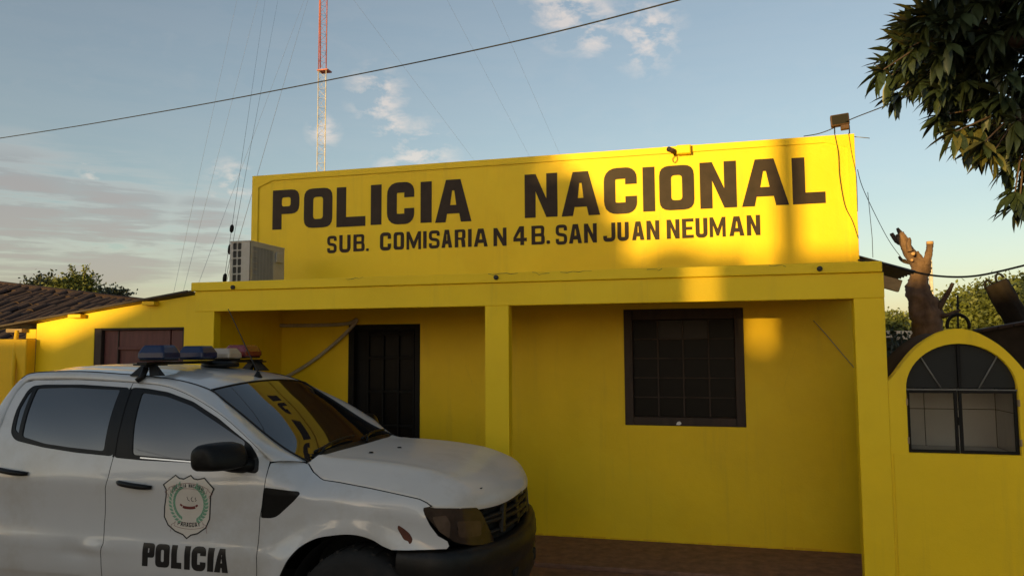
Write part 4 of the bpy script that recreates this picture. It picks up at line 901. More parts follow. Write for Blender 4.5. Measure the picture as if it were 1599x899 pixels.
# headlights on the front corner: plan curve parameterised by arc length
PL = [(.30, .90), (.40, .888), (.48, .868), (.54, .83), (.60, .745), (.65, .62), (.69, .5), (.73, .35)]
cum = [0]
for i in range(1, len(PL)): cum.append(cum[-1]+math.hypot(PL[i][0]-PL[i-1][0], PL[i][1]-PL[i-1][1]))
def plan(sv): return herm(sv, cum, [p[0] for p in PL]), herm(sv, cum, [p[1] for p in PL])
def s_of_x(x): return float(np.interp(x, [p[0] for p in PL], cum))
HL = [(.412, .986), (.434, .992), (.541, .984), (.649, .952), (.664, .912), (.697, .749), (.70, .722), (.665, .728), (.62, .752), (.578, .782), (.538, .822), (.490, .869), (.449, .921), (.418, .962)]
HLs = [(s_of_x(x), z) for x, z in HL]
for s_ in (1, -1):
    hf = lambda sv, z: (plan(sv)[0]-.05*(z-.85), -s_*plan(sv)[1]*(1-.06*(z-.85)), z)
    hlo = surf_panel('headlight', rnd(HLs, .012, 3), [], hf, 'headlight_lens', tk, step=.012, thick=.03, off=.004, flip=s_ < 0)
    s0, s1 = s_of_x(.452), s_of_x(.545)
    surf_panel('indicator', rnd([(s0+.01, .94), (s0+.045, .86), (s1-.005, .818), (s1+.004, .90), (s1-.02, .945)], .012), [], hf, 'headlight_cup', hlo, step=.012, thick=.004, off=.0085, flip=s_ < 0)
    s2, s3 = s_of_x(.572), s_of_x(.662)
    surf_panel('reflector', rnd([(s2+.012, .812), (s3-.012, .785), (s3-.01, .872), (s2-.002, .905)], .02), [], hf, 'headlight_cup', hlo, step=.012, thick=.004, off=.0085, flip=s_ < 0)
# grille: broken black slats
GP = [(.66, .53), (.70, .42), (.73, .30), (.75, .15), (.757, 0)]; GP = GP+[(x, -y) for x, y in GP[-2::-1]]
gr = MB().grid([[(x-.05, y, z) for x, y in GP] for z in (.70, .95)]).build('grille', 'truck_gap', tk)
for z, th, tl in ((.925, .018, 0), (.875, .014, .02), (.825, .018, -.03), (.775, .012, .012)):
    pts = spline([(x, y, z+tl*y) for x, y in GP], 3); mb = MB()
    mb.grid([[tuple(p+Vector((-.03, 0, -th))) for p in pts], [tuple(p+Vector((.0, 0, -th*.7))) for p in pts], [tuple(p+Vector((.004, 0, th*.5))) for p in pts], [tuple(p+Vector((-.03, 0, th))) for p in pts]])
    mb.build('grille_slat', 'truck_plastic', gr, True)
for y, tilt in ((.28, 12), (-.30, -9), (-.05, 22)):
    M = Matrix.Translation((.745-.25*y*y, y, .84)) @ Matrix.Rotation(R(tilt), 4, 'X'); MB().box((-.02, -.035, -.10), (.012, .035, .09), M).build('broken_piece', 'truck_plastic', gr, bevel=.008)
# wheels
for x in (0, -3.22):
    for s_ in (-1, 1):
        wh = bpy.data.objects.new('wheel', None); C.objects.link(wh); wh.parent = tk; wh.location = (x, -s_*.80, .368)
        w_ = .125
        MB().lathe([(.21, -w_), (.30, -w_-.012), (.345, -w_+.004), (.366, -w_+.03), (.370, 0), (.366, w_-.03), (.345, w_-.004), (.30, w_+.012), (.21, w_)], (0, 0, 0), 'y', 48).build('tyre', 'tyre_rubber', wh, True)
        ty = [c for c in wh.children][0]
        f_ = -s_
        MB().lathe([(0, f_*.06), (.06, f_*.065), (.075, f_*.04), (.15, f_*.035), (.18, f_*.08), (.205, f_*.115), (.215, f_*.12)], (0, 0, 0), 'y', 36).build('rim', 'rim_steel', wh, True)
        tr_ = MB()
        for k in range(40):
            a = 2*math.pi*k/40; M = Matrix.Rotation(a, 4, 'Y') @ Matrix.Translation((.366, (k % 2-.5)*.09, 0)); tr_.box((-.01, -.055, -.013), (.008, .055, .013), M)
        tr_.build('tread', 'tyre_rubber', wh)
        lr = [[(x+.445*math.cos(t), -s_*yy, .37+.455*math.sin(t)) for t in np.linspace(.0, math.pi, 19)] for yy in (.60, .885)]
        MB().grid(lr).build('arch_liner', 'truck_gap', tk, True)
# door mirrors
for s_ in (1, -1):
    prof = [(-1.045, 1.158), (-.80, 1.160), (-.66, 1.168), (-.655, 1.23), (-.70, 1.292), (-.77, 1.340), (-.90, 1.352), (-1.02, 1.342), (-1.088, 1.312), (-1.105, 1.26), (-1.09, 1.19)]
    cx = sum(p[0] for p in prof)/len(prof); czm = sum(p[1] for p in prof)/len(prof)
    # the mirror housing stands out from the door; scaled towards the viewer side for its distance from the door skin
    rp = rnd([(-.81+(x+.88)*.40, 1.266+(z-czm)*.86) for x, z in prof], .03, 3); rp = resample(rp, .03)
    mx_ = sum(p[0] for p in rp)/len(rp); mz_ = sum(p[1] for p in rp)/len(rp); rows = []
    for yy, k in ((.905, .55), (.925, .80), (.96, .95), (1.02, 1.0), (1.09, .99), (1.13, .93), (1.15, .80), (1.158, .5), (1.16, .02)):
        rows.append([(mx_+(x-mx_)*k+.40*(1.03-yy), -s_*yy, mz_+(z-mz_)*k) for x, z in rp]+[(mx_+(rp[0][0]-mx_)*k+.40*(1.03-yy), -s_*yy, mz_+(rp[0][1]-mz_)*k)])
    mi = MB().grid(rows).build('mirror', 'truck_black', tk, True)
    MB().tube([(-.70, -s_*.86, 1.19), (-.80, -s_*.93, 1.20), (-.88, -s_*.98, 1.22)], [.05, .045, .04], 10).build('mirror_arm', 'truck_black', mi, True)
# roof light bar on its rack
lb = MB().box((-1.705, -.70, 1.795), (-1.625, .68, 1.815)).build('light_bar', 'truck_black', tk, bevel=.004)
def pod(yc, m, w=.145, xc=-1.665, z0=1.832, h=.078, d=.105):
    mb = MB(); rows = []
    for z, k in ((0, .90), (.12, 1.0), (.45, .98), (.86, .80), (1.0, .70)):
        pl = rnd([(-d*k, -w*k), (d*k, -w*k), (d*k, w*k), (-d*k, w*k)], .014, 2); rows.append([(xc+a, yc+b, z0+h*z) for a, b in pl]+[(xc+pl[0][0], yc+pl[0][1], z0+h*z)])
    mb.grid(rows); n_ = len(rows[0])-1; b0 = len(mb.v)-len(rows[0]); mb.f.append(tuple(range(b0, b0+n_)))
    o = mb.build('lamp', m, lb, False)
    MB().box((xc-d*.9, yc-w*.9, z0-.012), (xc+d*.9, yc+w*.9, z0+.004)).build('lamp_base', 'truck_black', lb, bevel=.006)
    return o
pod(-.53, 'lamp_blue', .092, -1.665, 1.832, .096); pod(-.13, 'lamp_blue', .092, -1.655, 1.832, .092); pod(.18, 'lamp_clear', .085, -1.65, 1.828, .078); pod(.47, 'lamp_red', .12, -1.68, 1.838, .095)
MB().lathe([(.0, .05), (.12, .05), (.14, .03), (.135, .004), (.0, .0)], (-1.64, .12, 1.758), 'z', 24).build('siren', 'truck_black', lb, True)
for s_ in (-1, 1):
    for dx in (-.085, .075):
        MB().add([(-1.665+dx*.35-.03, s_*.63, 1.795), (-1.665+dx*.35+.03, s_*.63, 1.795), (-1.665+dx+.045, s_*.66, 1.722), (-1.665+dx-.045, s_*.66, 1.722),
                  (-1.665+dx*.35-.03, s_*.615, 1.795), (-1.665+dx*.35+.03, s_*.615, 1.795), (-1.665+dx+.045, s_*.61, 1.722), (-1.665+dx-.045, s_*.61, 1.722)],
                 [(0, 3, 2, 1), (4, 5, 6, 7), (0, 1, 5, 4), (1, 2, 6, 5), (2, 3, 7, 6), (3, 0, 4, 7)]).build('rack_foot', 'truck_black', lb, bevel=.004)
    MB().box((-1.80, s_*.60-.02, 1.79), (-1.58, s_*.66 if s_ > 0 else s_*.60+.05, 1.802)).build('rack_rail', 'truck_black', lb)
    MB().tube([(-1.675, s_*.645, 1.775), (-1.68, s_*.675, 1.715), (-1.70, s_*.70, 1.688)], [.022, .02, .018], 6).build('rack_clamp', 'truck_black', lb, True)
an = MB().lathe([(.0, .045), (.010, .044), (.016, .03), (.030, .008), (.032, -.004)], (-1.235, 0, 1.690), 'z', 14).build('antenna', 'truck_black', tk, True)
MB().tube(spline([(-1.237, 0, 1.73), (-1.30, .0, 1.84), (-1.42, .0, 2.06), (-1.50, .0, 2.20)], 5), [.005]*8+[.0035]*8, 6).build('antenna_whip', 'cable_black', an, True)

# ================================================================== MAST AND WIRES
mb_ = at(503, 265, 30); mx, my = mb_.x, 30.0
ms = thing('radio_mast', 'tall lattice radio mast in red and white bands behind the station', 'mast', (mx, my, 0))
leg_xy = [(mx-.19, my-.11), (mx+.19, my-.11), (mx, my+.22)]
sections = [(0, 6.7, 'mast_red'), (6.7, 14.2, 'mast_white'), (14.2, 20.2, 'mast_red'), (20.2, 27, 'mast_white')]
for z0, z1, m in sections:
    for lx, ly in leg_xy: MB().tube([(lx, ly, z0), (lx, ly, z1)], .020, 6).build('leg', m, ms, True)
    br = MB(); n_ = max(2, int(round((z1-z0)/.42)))
    for i in range(n_):
        a, b = z0+(z1-z0)*i/n_, z0+(z1-z0)*(i+1)/n_
        for k in range(3):
            p, q = leg_xy[k], leg_xy[(k+1) % 3]
            if (i+k) % 2: p, q = q, p
            br.tube([(p[0], p[1], a), (q[0], q[1], b)], .0075, 4, cap=False); br.tube([(p[0], p[1], a), (q[0], q[1], a)], .006, 4, cap=False)
    tag(br.build('bracing', m, ms), kind='stuff')
for z in (6.7, 14.2, 20.2):
    MB().box((mx-.24, my-.16, z-.03), (mx+.27, my+.26, z+.03)).build('flange', 'mast_red', ms)
MB().tube([(mx-.10, my-.12, 14.3), (mx-.14, my-.14, 18), (mx-.16, my-.16, 24)], .03, 6).build('feeder_cable', 'mast_red', ms, True)
GL = 'long thin steel guy wire slanting down from the mast to the left of the parapet'
GG = 'guy wires of the radio mast'
for (a, b, Y0, Y1) in (((370, 0), (271, 458), 26, 14), ((403, 0), (286, 455), 26, 14), ((475, 0), (311, 440), 28, 12)):
    p, q = at(*a, Y0), at(*b, Y1); d = (p-q); wire('guy_wire', [q-d*.35, q, p, p+d*.35], 0.003, GL, 'cable_steel', GG, 'guy wire')
for (a, b, lab) in (((414, 0), (350, 437), 'dark guy wire with an oval insulator anchored on the porch roof beside the air conditioner'), ((434, 0), (353, 436), 'dark guy wire rising straight from the porch roof anchor without insulator')):
    p, q = at(*a, 24), at(*b, 7.0); d = (p-q); wire('stay_wire', [q, p, p+d*.4], .0024, lab, 'cable_black', 'stay wires anchored on the porch roof', 'guy wire')
p, q = at(481, 0, 27), at(373, 373, 9); wire('guy_wire', [q-(p-q)*.1, q, p, p+(p-q)*.3], .0035, 'guy wire passing behind the top of the air conditioner', 'cable_steel', GG, 'guy wire')
for a, b in (((552, 0), (740, 250)), ((698, 0), (823, 237)), ((775, 16), (872, 236))):
    p, q = at(*a, 34), at(*b, 44); d = p-q; wire('guy_wire', [q-d*.6, q, p, p+d*.3], .004, 'faint guy wire slanting down to the right above the lettered parapet', 'cable_steel', 'guy wires right of the mast', 'guy wire')
for (px, py, Y, L_) in ((362, 357, 7.1, .045), (359, 389, 7.05, .055), (351, 434, 7.0, .05)):
    c = at(px, py, Y); d = Vector((.12, 0, 1)).normalized()
    o = MB().tube([c-d*L_, c-d*L_*.6, c, c+d*L_*.6, c+d*L_], [.006, .020, .022, .020, .006], 8).build('guy_insulator', 'black_metal', None, True)
    tag(o, {357: 'oval black insulator on the wire above the air conditioner', 389: 'small dark insulator beside the upper corner of the air conditioner', 434: 'dark anchor turnbuckle on the porch roof edge'}[py], 'insulator')
wire('power_line', spline([at(-420, 278, 13), at(0, 216, 11), at(250, 175, 10), at(490, 130, 9), at(800, 66, 8), at(1062, 0, 7.2), at(1500, -120, 6.3)], 8), .008, 'black overhead power line crossing the sky above the station')

# ================================================================== FOLIAGE HELPERS
def leaf_cloud(centers, nper, spread, size, aspect=.55, droop=.0):
    """joined leaf faces, three-vertex-fold quads, scattered round cluster centres"""
    n_ = len(centers)*nper
    c = np.repeat(np.array(centers), nper, 0)+rng.normal(0, 1, (n_, 3))*np.array(spread)
    d = rng.normal(0, 1, (n_, 3)); d[:, 2] -= droop; d /= np.linalg.norm(d, axis=1)[:, None]
    u = rng.normal(0, 1, (n_, 3)); u -= d*(u*d).sum(1)[:, None]; u /= np.linalg.norm(u, axis=1)[:, None]
    s = size*rng.uniform(.6, 1.35, n_)[:, None]; w = s*aspect*.5
    P = np.stack([c, c+d*s*.5+u*w, c+d*s, c+d*s*.5-u*w], 1).reshape(-1, 3)
    F = np.arange(n_*4).reshape(-1, 4)
    return P, F
def np_mesh(name, P, F, m, parent=None, kind=None):
    me = bpy.data.meshes.new(name); me.from_pydata(P.tolist(), [], F.tolist()); o = mobj(name, me, m, parent)
    if kind: o['kind'] = kind
    return o
def crown_points(n_, c, r, lumps=7, seed=0):
    g_ = np.random.default_rng(seed); L_ = []
    for k in range(lumps):
        a = g_.normal(0, 1, 3); a /= np.linalg.norm(a); a[2] = abs(a[2])*.9-.25
        L_.append((np.array(c)+a*np.array(r)*.62, np.array(r)*g_.uniform(.34, .55)))
    L_.append((np.array(c), np.array(r)*.62)); out = []
    while len(out) < n_:
        cc_, rr = L_[g_.integers(len(L_))]; p = g_.normal(0, 1, 3); p /= np.linalg.norm(p); p *= g_.uniform(.45, 1)**.6
        out.append(cc_+p*rr)
    return out
def tree(name, label, base, h, c, r, m, n_c=260, nper=26, leaf=.22, seed=1, group=None, lumps=8, spread=.22):
    t = thing(name, label, 'tree', base, group)
    b = Vector(base); cv = Vector(c); tk_ = MB()
    tk_.tube(spline([b, b.lerp(cv, .4)+Vector((.15, 0, 0)), cv-Vector((0, 0, r[2]*.3))], 4), [h*.030*(1-.08*i) for i in range(9)], 8)
    pts = crown_points(n_c, c, r, lumps, seed)
    tk_.build('trunk', 'bark', t, True); lm = MB()
    for k in range(0, n_c, max(1, n_c//16)):
        q = Vector(pts[k]); lm.tube(spline([b.lerp(cv, .55), b.lerp(cv, .75).lerp(q, .45)+Vector((0, 0, .2)), q], 3), [h*.011, h*.009, h*.008, h*.006, h*.005, h*.004, h*.003], 5)
    lm.build('limb', 'bark', t, True)
    P, F = leaf_cloud(pts, nper, (spread,)*3, leaf); np_mesh('crown', P, F, m, t, 'stuff'); return t
# ================================================================== LEFT BACKGROUND: tiled house and trees
th = thing('tiled_house', 'neighbouring house with a dark weathered clay tile roof beyond the low wing', 'house', (-15, 15, 0))
e0, e1 = Vector((-18.5, 11.2, 2.30)), Vector((-10.0, 11.2, 2.30))          # eave
r0, r1 = Vector((-18.5, 14.6, 3.90)), Vector((-11.0, 14.6, 3.50))          # ridge
rA = at(0, 446, 14.6); rB = at(232, 474, 14.6); d = (rB-rA); r0 = rA-d*.9; r1 = rB+d*.35
e0 = Vector((r0.x-.1, 10.9, r0.z-1.42)); e1 = Vector((r1.x+.5, 10.9, r1.z-1.05))
box('wall', (r0.x+.2, 11.3, -.2), (r1.x-.2, 17.8, 2.0), 'old_wall', th, 0)
MB().add([tuple(e0-Vector((0, 0, .06))), tuple(e1-Vector((0, 0, .06))), tuple(r1-Vector((0, 0, .06))), tuple(r0-Vector((0, 0, .06)))], [(0, 1, 2, 3)]).build('roof', 'old_wall', th)
MB().add([tuple(r0-Vector((0, 0, .05))), tuple(r1-Vector((0, 0, .05))), (r1.x+.4, 18.3, r1.z-1.3), (r0.x, 18.3, r0.z-1.3)], [(0, 1, 2, 3)]).build('roof', 'clay_tile', th)
roof_part = [o for o in th.children if o.name.startswith('roof')][0]
tl = MB(); seg = 6; vs = []; fs = []
for i, (yy, rr_) in enumerate(((0, .085), (.44, .105))):
    for k in range(seg+1):
        a = math.pi*k/seg; vs.append((rr_*math.cos(a), yy, rr_*.62*math.sin(a)))
for k in range(seg): fs.append((k, k+1, seg+1+k+1, seg+1+k))
tl.add(vs, fs); tl.add([(v[0]*.86, v[1], v[2]*.80) for v in vs], [f[::-1] for f in fs]); tl.f.append(tuple(range(0, seg+1))); 
tile_me = None; cand = []
ncol = int((e1-e0).length/.205); nrow = 10
for j in range(nrow):
    for i in range(ncol+1):
        a = e0.lerp(e1, i/ncol); b = r0.lerp(r1, i/ncol); p = b.lerp(a, (j+1)/nrow)+Vector((rng.uniform(-.02, .02), rng.uniform(-.05, .05), .02+rng.uniform(-.012, .03)))
        up_ = (b-a).normalized(); x_ = (e1-e0).normalized(); nz_ = x_.cross(up_).normalized(); x2 = up_.cross(nz_)
        tilt = rng.uniform(-.11, .11)
        M = Matrix(((x2.x, up_.x, nz_.x, p.x), (x2.y, up_.y, nz_.y, p.y), (x2.z, up_.z, nz_.z, p.z), (0, 0, 0, 1))) @ Matrix.Rotation(tilt, 4, 'Z')
        q = proj(p); cand.append((0 if (-15 < q[0] < 240 and 425 < q[1] < 535) else 1, (p-CAM).length, M))
cand.sort(key=lambda c_: (c_[0], c_[1])); rest = MB(); proto = None
for k, (_, _, M) in enumerate(cand):
    if k < 296:
        if proto is None:
            o = MB().add(tl.v, tl.f).build('tile', 'clay_tile', roof_part, fixn=False); proto = o.data
        else:
            o = bpy.data.objects.new('tile', proto); C.objects.link(o); o.parent = roof_part
        o.matrix_local = M
    else: rest.add([M @ Vector(v) for v in tl.v], tl.f)
tag(rest.build('far_tiles', 'clay_tile', roof_part, fixn=False), kind='stuff')
MB().tube([r0, r1], .11, 8).build('ridge_cap', 'clay_tile', roof_part, True)
for (px, py, Y, rx, rz, m, lab, sd) in ((75, 456, 34, 1.1, .8, 'leaf_dark', 'low rounded dark tree just above the tiled roof ridge', 3), (122, 452, 33, .9, .9, 'leaf_light', 'spindly pale leaved tree with bare twigs above the tiled roof', 4), (160, 463, 36, 1.3, 1.1, 'leaf_dark', 'dense dark tree beyond the right end of the tiled roof', 5)):
    c = at(px, py, Y); t_ = tree('background_tree', lab, (c.x, Y, 0), c.z, (c.x, Y, c.z), (rx, 1.6, rz), m, 150, 22, .20, sd, 'trees beyond the tiled house', 6, .20)
    if sd == 4:
        sp = MB(); spt = []
        for k in range(9):
            q = c+Vector((rng.uniform(-.7, .7), rng.uniform(-.3, .3), rng.uniform(.7, 1.35))); b0 = c+Vector((q.x-c.x, 0, 0))*.3; sp.tube([b0, b0.lerp(q, .6)+Vector((.03, 0, 0)), q], [.03, .02, .01], 5)
            spt += [tuple(b0.lerp(q, t)) for t in (.5, .65, .8, .92, 1)]
        sp.build('twig', 'bark', t_, True); P, F = leaf_cloud(spt, 9, (.07,)*3, .14); np_mesh('twig_leaves', P, F, 'leaf_light', t_, 'stuff')

# ================================================================== RIGHT BACKGROUND
# cut tree trunk
SY = 10.0
sb = at(1449, 530, SY); cut = thing('cut_tree', 'thick lopped tree trunk with sawn limb stubs behind the arched niche wall', 'tree', (sb.x, SY, 0))
K = SY/FPX*1.03
def limb(pts, name='limb', m='stump_bark', seg=18, n=9, wob=.10):
    P_ = [at(x, y, SY+dy) for x, y, r_, dy in pts]; sp = spline(P_, n); rr = np.interp(np.linspace(0, len(pts)-1, len(sp)), range(len(pts)), [p[2]*K*.9 for p in pts])
    mb = MB(); mb.tube(sp, [float(v) for v in rr], seg); ph = rng.uniform(0, 6, 4); V_ = []
    for i_, v in enumerate(mb.v):                                      # bark ridges, knots and lumps
        ring, k = divmod(i_, seg); c_ = np.array(sp[min(ring, len(sp)-1)]); a_ = 2*math.pi*k/seg
        f_ = 1+.09*math.sin(5*a_+ph[0]+ring*.25)+.06*math.sin(9*a_+ph[1]-ring*.4)+.05*math.sin(ring*.5+ph[2]+2*a_)+rng.normal(0, .05)
        V_.append(tuple(c_+(np.array(v)-c_)*f_))
    mb.v = V_
    return mb.build(name, m, cut, True)
limb([(1452, 720, 26, 0), (1451, 600, 23, 0), (1449, 530, 21, 0), (1446, 492, 22.5, 0), (1436, 462, 18, 0), (1434, 440, 13.5, 0), (1437, 424, 13, 0), (1438.5, 410, 14, 0), (1439, 405, 11, 0)], 'trunk', seg=14)
limb([(1437, 420, 10, .05), (1424, 400, 8.5, .05), (1414, 384, 7.5, .02), (1408, 370, 6.5, .0), (1405, 364, 5.5, .0)])
limb([(1444, 414, 7, -.05), (1449, 402, 5.2, -.05), (1451.5, 390, 4.6, -.05), (1452, 380, 4.4, -.05)])
limb([(1440, 412, 5, -.02), (1436, 402, 4, -.02), (1433.5, 396, 2.6, -.02), (1433, 392, 1.2, -.02)])
limb([(1421, 392, 4, -.05), (1419, 382, 3.6, -.06), (1420, 375, 2.8, -.06), (1419, 371, 1.4, -.06)])
limb([(1412, 380, 5.5, .08), (1402, 376, 4.5, .1), (1394, 368, 3.2, .12), (1392, 364, 2.4, .12)], m='bark')
limb([(1408, 368, 4, 0), (1404, 361, 3, 0), (1401, 356, 1.6, 0)], m='bark')
limb([(1434, 412, 4, .1), (1420, 410, 3.2, .12), (1408, 406, 2.4, .12), (1404, 400, 1.6, .12)], m='bark')
limb([(1456, 492, 7, 0), (1466, 480, 4.6, -.05), (1475, 466, 3.6, -.05), (1483, 452, 3.0, -.08), (1488, 442, 2.2, -.08)], m='bark')
limb([(1464, 494, 5, 0), (1478, 492, 3.2, -.1), (1492, 487, 2.4, -.1), (1500, 484, 1.6, -.1)], m='bark')
for (x, y, r_, dy, ax_) in ((1452, 378.5, 4.6, -.05, (0, 0, 1)), (1426, 396, 2.4, -.12, (-.5, -1, .6)), (1424, 406, 1.8, -.11, (-.6, -1, .4)), (1444, 407.5, 7, -.03, (.2, -.2, 1))):
    c = at(x, y, SY+dy); a = Vector(ax_).normalized(); MB().tube([c-a*.02, c+a*.012], [r_*K, r_*K*.96], 10).build('sawn_face', 'cut_wood', cut, True)
# leaning board with two loops
ld = thing('leaning_trunk', 'dark leaning dead trunk with two loops on its flat top behind the arched wall', 'trunk', tuple(at(1600, 560, 10.4)))
tl_, tr_, br_ = at(1541, 450, 10.4), at(1568, 433, 10.4), at(1632, 540, 10.4)
ex = (tr_-tl_); ez = (br_-tr_); axis = [tl_+ex*.5+ez*t for t in np.linspace(0, 1.3, 22)]; mb = MB(); mb.tube(axis, [ex.length*.52*(1+.16*t) for t in np.linspace(0, 1, 22)], 20); V_ = []
for i_, v in enumerate(mb.v):
    ring, k = divmod(i_, 20); c_ = np.array(axis[min(ring, 21)]); a_ = 2*math.pi*k/20
    V_.append(tuple(c_+(np.array(v)-c_)*(1+.10*math.sin(4*a_+1)+.07*math.sin(7*a_+ring*.2)+rng.normal(0, .03))))
mb.v = V_; mb.build('trunk', 'old_wall', ld, True)
for t in (.14, .78):
    c = tl_+ex*t; e_ = ex.normalized(); z_ = -ez.normalized()
    MB().tube([c+e_*(-.045*math.cos(a))+z_*(.075*math.sin(a)) for a in np.linspace(0, math.pi, 10)], .014, 7).build('loop', 'black_metal', ld, True)
# hoop and post
c = at(1496, 505, 9.2)
hp = MB().tube([c+Vector((.105*math.cos(a), 0, .115*math.sin(a)-.02)) for a in np.linspace(-.3, math.pi+.3, 20)], .018, 8).build('hoop', 'black_metal', None, True); tag(hp, 'dark rubber hoop standing behind the peak of the arched wall', 'hoop')
po = tube('fence_post', [at(1497, 560, 11), at(1496, 510, 11), at(1495.5, 461, 11)], .012, 'black_metal'); tag(po, 'thin dark post with a knob rising behind the arched wall', 'post')
# low dark outbuilding right of the arch, sunlit garden wall, dark hedge
ob = thing('outbuilding', 'low dark weathered outbuilding behind the right flank of the arched wall', 'shed', tuple(at(1600, 560, 9.4)))
a, b = at(1528, 519, 9.4), at(1760, 478, 9.4)
MB().add([(a.x, 9.4, -.2), (b.x, 9.4, -.2), (b.x, 9.4, b.z), (a.x, 9.4, a.z), (a.x, 12.5, -.2), (b.x, 12.5, -.2), (b.x, 12.5, b.z-.35), (a.x, 12.5, a.z-.35)], [(0, 3, 2, 1), (4, 5, 6, 7), (0, 1, 5, 4), (1, 2, 6, 5), (2, 3, 7, 6), (3, 0, 4, 7)]).build('wall', 'old_wall', ob)
for k in range(9):
    p = a.lerp(b, k/9); q = a.lerp(b, (k+.93)/9); MB().add([(p.x, 9.28, p.z), (q.x, 9.28, q.z), (q.x, 9.28, q.z+.035), (p.x, 9.28, p.z+.035), (p.x, 9.6, p.z), (q.x, 9.6, q.z), (q.x, 9.6, q.z+.035), (p.x, 9.6, p.z+.035)], [(0, 3, 2, 1), (4, 5, 6, 7), (0, 1, 5, 4), (1, 2, 6, 5), (2, 3, 7, 6), (3, 0, 4, 7)]).build('roof_tile', 'clay_tile', ob, bevel=.008)
a, b = at(1340, 517, 21), at(1475, 516, 21)
gw = box('garden_wall', (a.x, 21, -.2), (b.x, 21.15, a.z), 'plaster_pale', None, .01); tag(gw, 'low pale garden wall catching the sun far behind the cut trunk', 'wall')
a, b = at(1350, 527, 14), at(1470, 530, 14)
fn_ = thing('board_fence', 'dark rough board fence behind the niche vault', 'fence', (a.x, 14, 0))
for k in range(14):
    x = a.x+(b.x-a.x)*k/14; box('board', (x, 14+.01*(k % 2), -.1), (x+(b.x-a.x)/14*.93, 14.03+.01*(k % 2), a.z-.05+rng.uniform(-.05, .05)), 'old_wall', fn_, .004)
pts = [tuple(at(rng.uniform(1388, 1432), rng.uniform(522, 560), rng.uniform(12.6, 13.6))) for k in range(26)]
hs = thing('garden_shrub', 'dark straggly shrub in front of the sunlit garden wall', 'shrub', tuple(at(1410, 620, 13)))
P, F = leaf_cloud(pts, 14, (.10,)*3, .10); np_mesh('foliage', P, F, 'leaf_dark', hs, 'stuff')
st_ = MB()
for p in pts[::3]: st_.tube([Vector((p[0], p[1], .0)), Vector(p)+Vector((.03, 0, -.3)), Vector(p)], [.02, .012, .006], 5)
st_.build('stem', 'bark', hs, True)
TG = 'sunlit trees beyond the yard on the right'
for (px, py, Y, rx, ry, rz, m, lab, sd, nc) in ((1404, 505, 40, 1.3, 1.5, 1.0, 'leaf_light', 'small sunlit tree between the station and the cut trunk', 11, 150), (1500, 505, 30, 1.6, 1.6, 1.0, 'leaf_light', 'sunlit feathery tree directly behind the hoop and post', 12, 260), (1560, 485, 29, 2.0, 1.8, 1.45, 'leaf_light', 'tall sunlit feathery tree behind the leaning board', 13, 420), (1650, 480, 30, 2.2, 2, 1.8, 'leaf_light', 'broad sunlit feathery tree beyond the outbuilding', 14, 340)):
    c = at(px, py, Y); tree('background_tree', lab, (c.x, Y, 0), c.z, (c.x, Y, c.z-.2), (rx, ry, rz), m, nc, 34, .15, sd, TG, 9, .17)
c = at(1458, 520, 120); dm = MB()
for k in range(6): dm.tube([(c.x, 120, 1+k*2.2), (c.x, 120, 1+(k+1)*2.2-.1)], .28, 5)
dmo = dm.build('distant_mast', 'mast_white', None); tag(dmo, 'tiny pale distant mast to the right of the cut trunk', 'mast')

# ================================================================== MANGO TREE (upper right)
mg = thing('mango_tree', 'dark leafy mango tree with long drooping leaves overhanging the niche wall', 'tree', (4.7, 8.2, 0))
OUT = [(1456, -60), (1446, 8), (1412, 40), (1392, 62), (1364, 100), (1358, 126), (1378, 140), (1390, 150), (1402, 168), (1440, 150), (1455, 178), (1462, 208), (1482, 205), (1494, 232), (1508, 250), (1530, 248), (1552, 245), (1558, 262), (1572, 285), (1578, 322), (1588, 345), (1640, 345), (1900, 420), (1900, -400), (1456, -400)]
ctr, rad = np.array((3.3, 6.8, 4.75)), np.array((2.5, 1.35, 2.05)); ros = []
gm = np.random.default_rng(5)
while len(ros) < 2300:
    p = gm.normal(0, 1, 3); p /= np.linalg.norm(p); p = ctr+p*rad*gm.uniform(.3, 1)**.5
    q = proj(p)
    if q[1] < 420 and q[0] < 1720 and q[1] > -120:
        if not inside(OUT, q[0]-20, q[1]+16): continue
    elif p[2] < 3.1: continue
    ros.append(p)
# twigs reaching the outline so that its fringe is drawn by single rosettes
for px, py in ((1392, 118), (1378, 110), (1410, 60), (1425, 40), (1404, 145), (1430, 95), (1447, 120), (1440, 20), (1470, 180), (1492, 206), (1512, 222), (1537, 222), (1551, 238), (1574, 262), (1585, 300), (1592, 318), (1596, 290), (1420, 75), (1470, 140), (1530, 200)):
    Yr = gm.uniform(5.9, 6.7); ros.append(np.array(at(px, py, Yr)))
lv_, lf_ = [], []
def leaf_geo(L, w):
    prof = [(0, .10), (.22, .75), (.5, 1.0), (.78, .62), (1, .02)]; v = []
    for t, k in prof:
        z = -L*.16*t*t; v += [(t*L, -w*k, z+w*k*.35), (t*L, 0, z), (t*L, w*k, z+w*k*.35)]
    f = []
    for i in range(4): f += [(i*3, i*3+3, i*3+4, i*3+1), (i*3+1, i*3+4, i*3+5, i*3+2)]
    return v, f
LV, LFc = leaf_geo(1, .135); LVn = np.array(LV)
leaf_me = {}
for m in ('mango_leaf', 'mango_leaf_old'):
    me = bpy.data.meshes.new('leaf'); me.from_pydata(LV, [], LFc); me.materials.append(MATS[m]); me.polygons.foreach_set('use_smooth', [True]*8); me.update(); leaf_me[m] = me
order = sorted(range(len(ros)), key=lambda i: (0 if i >= 2300 else 1, i))
NEW, LIT, single = [], [], 0
trunk_top = np.array((3.9, 7.3, 3.4))
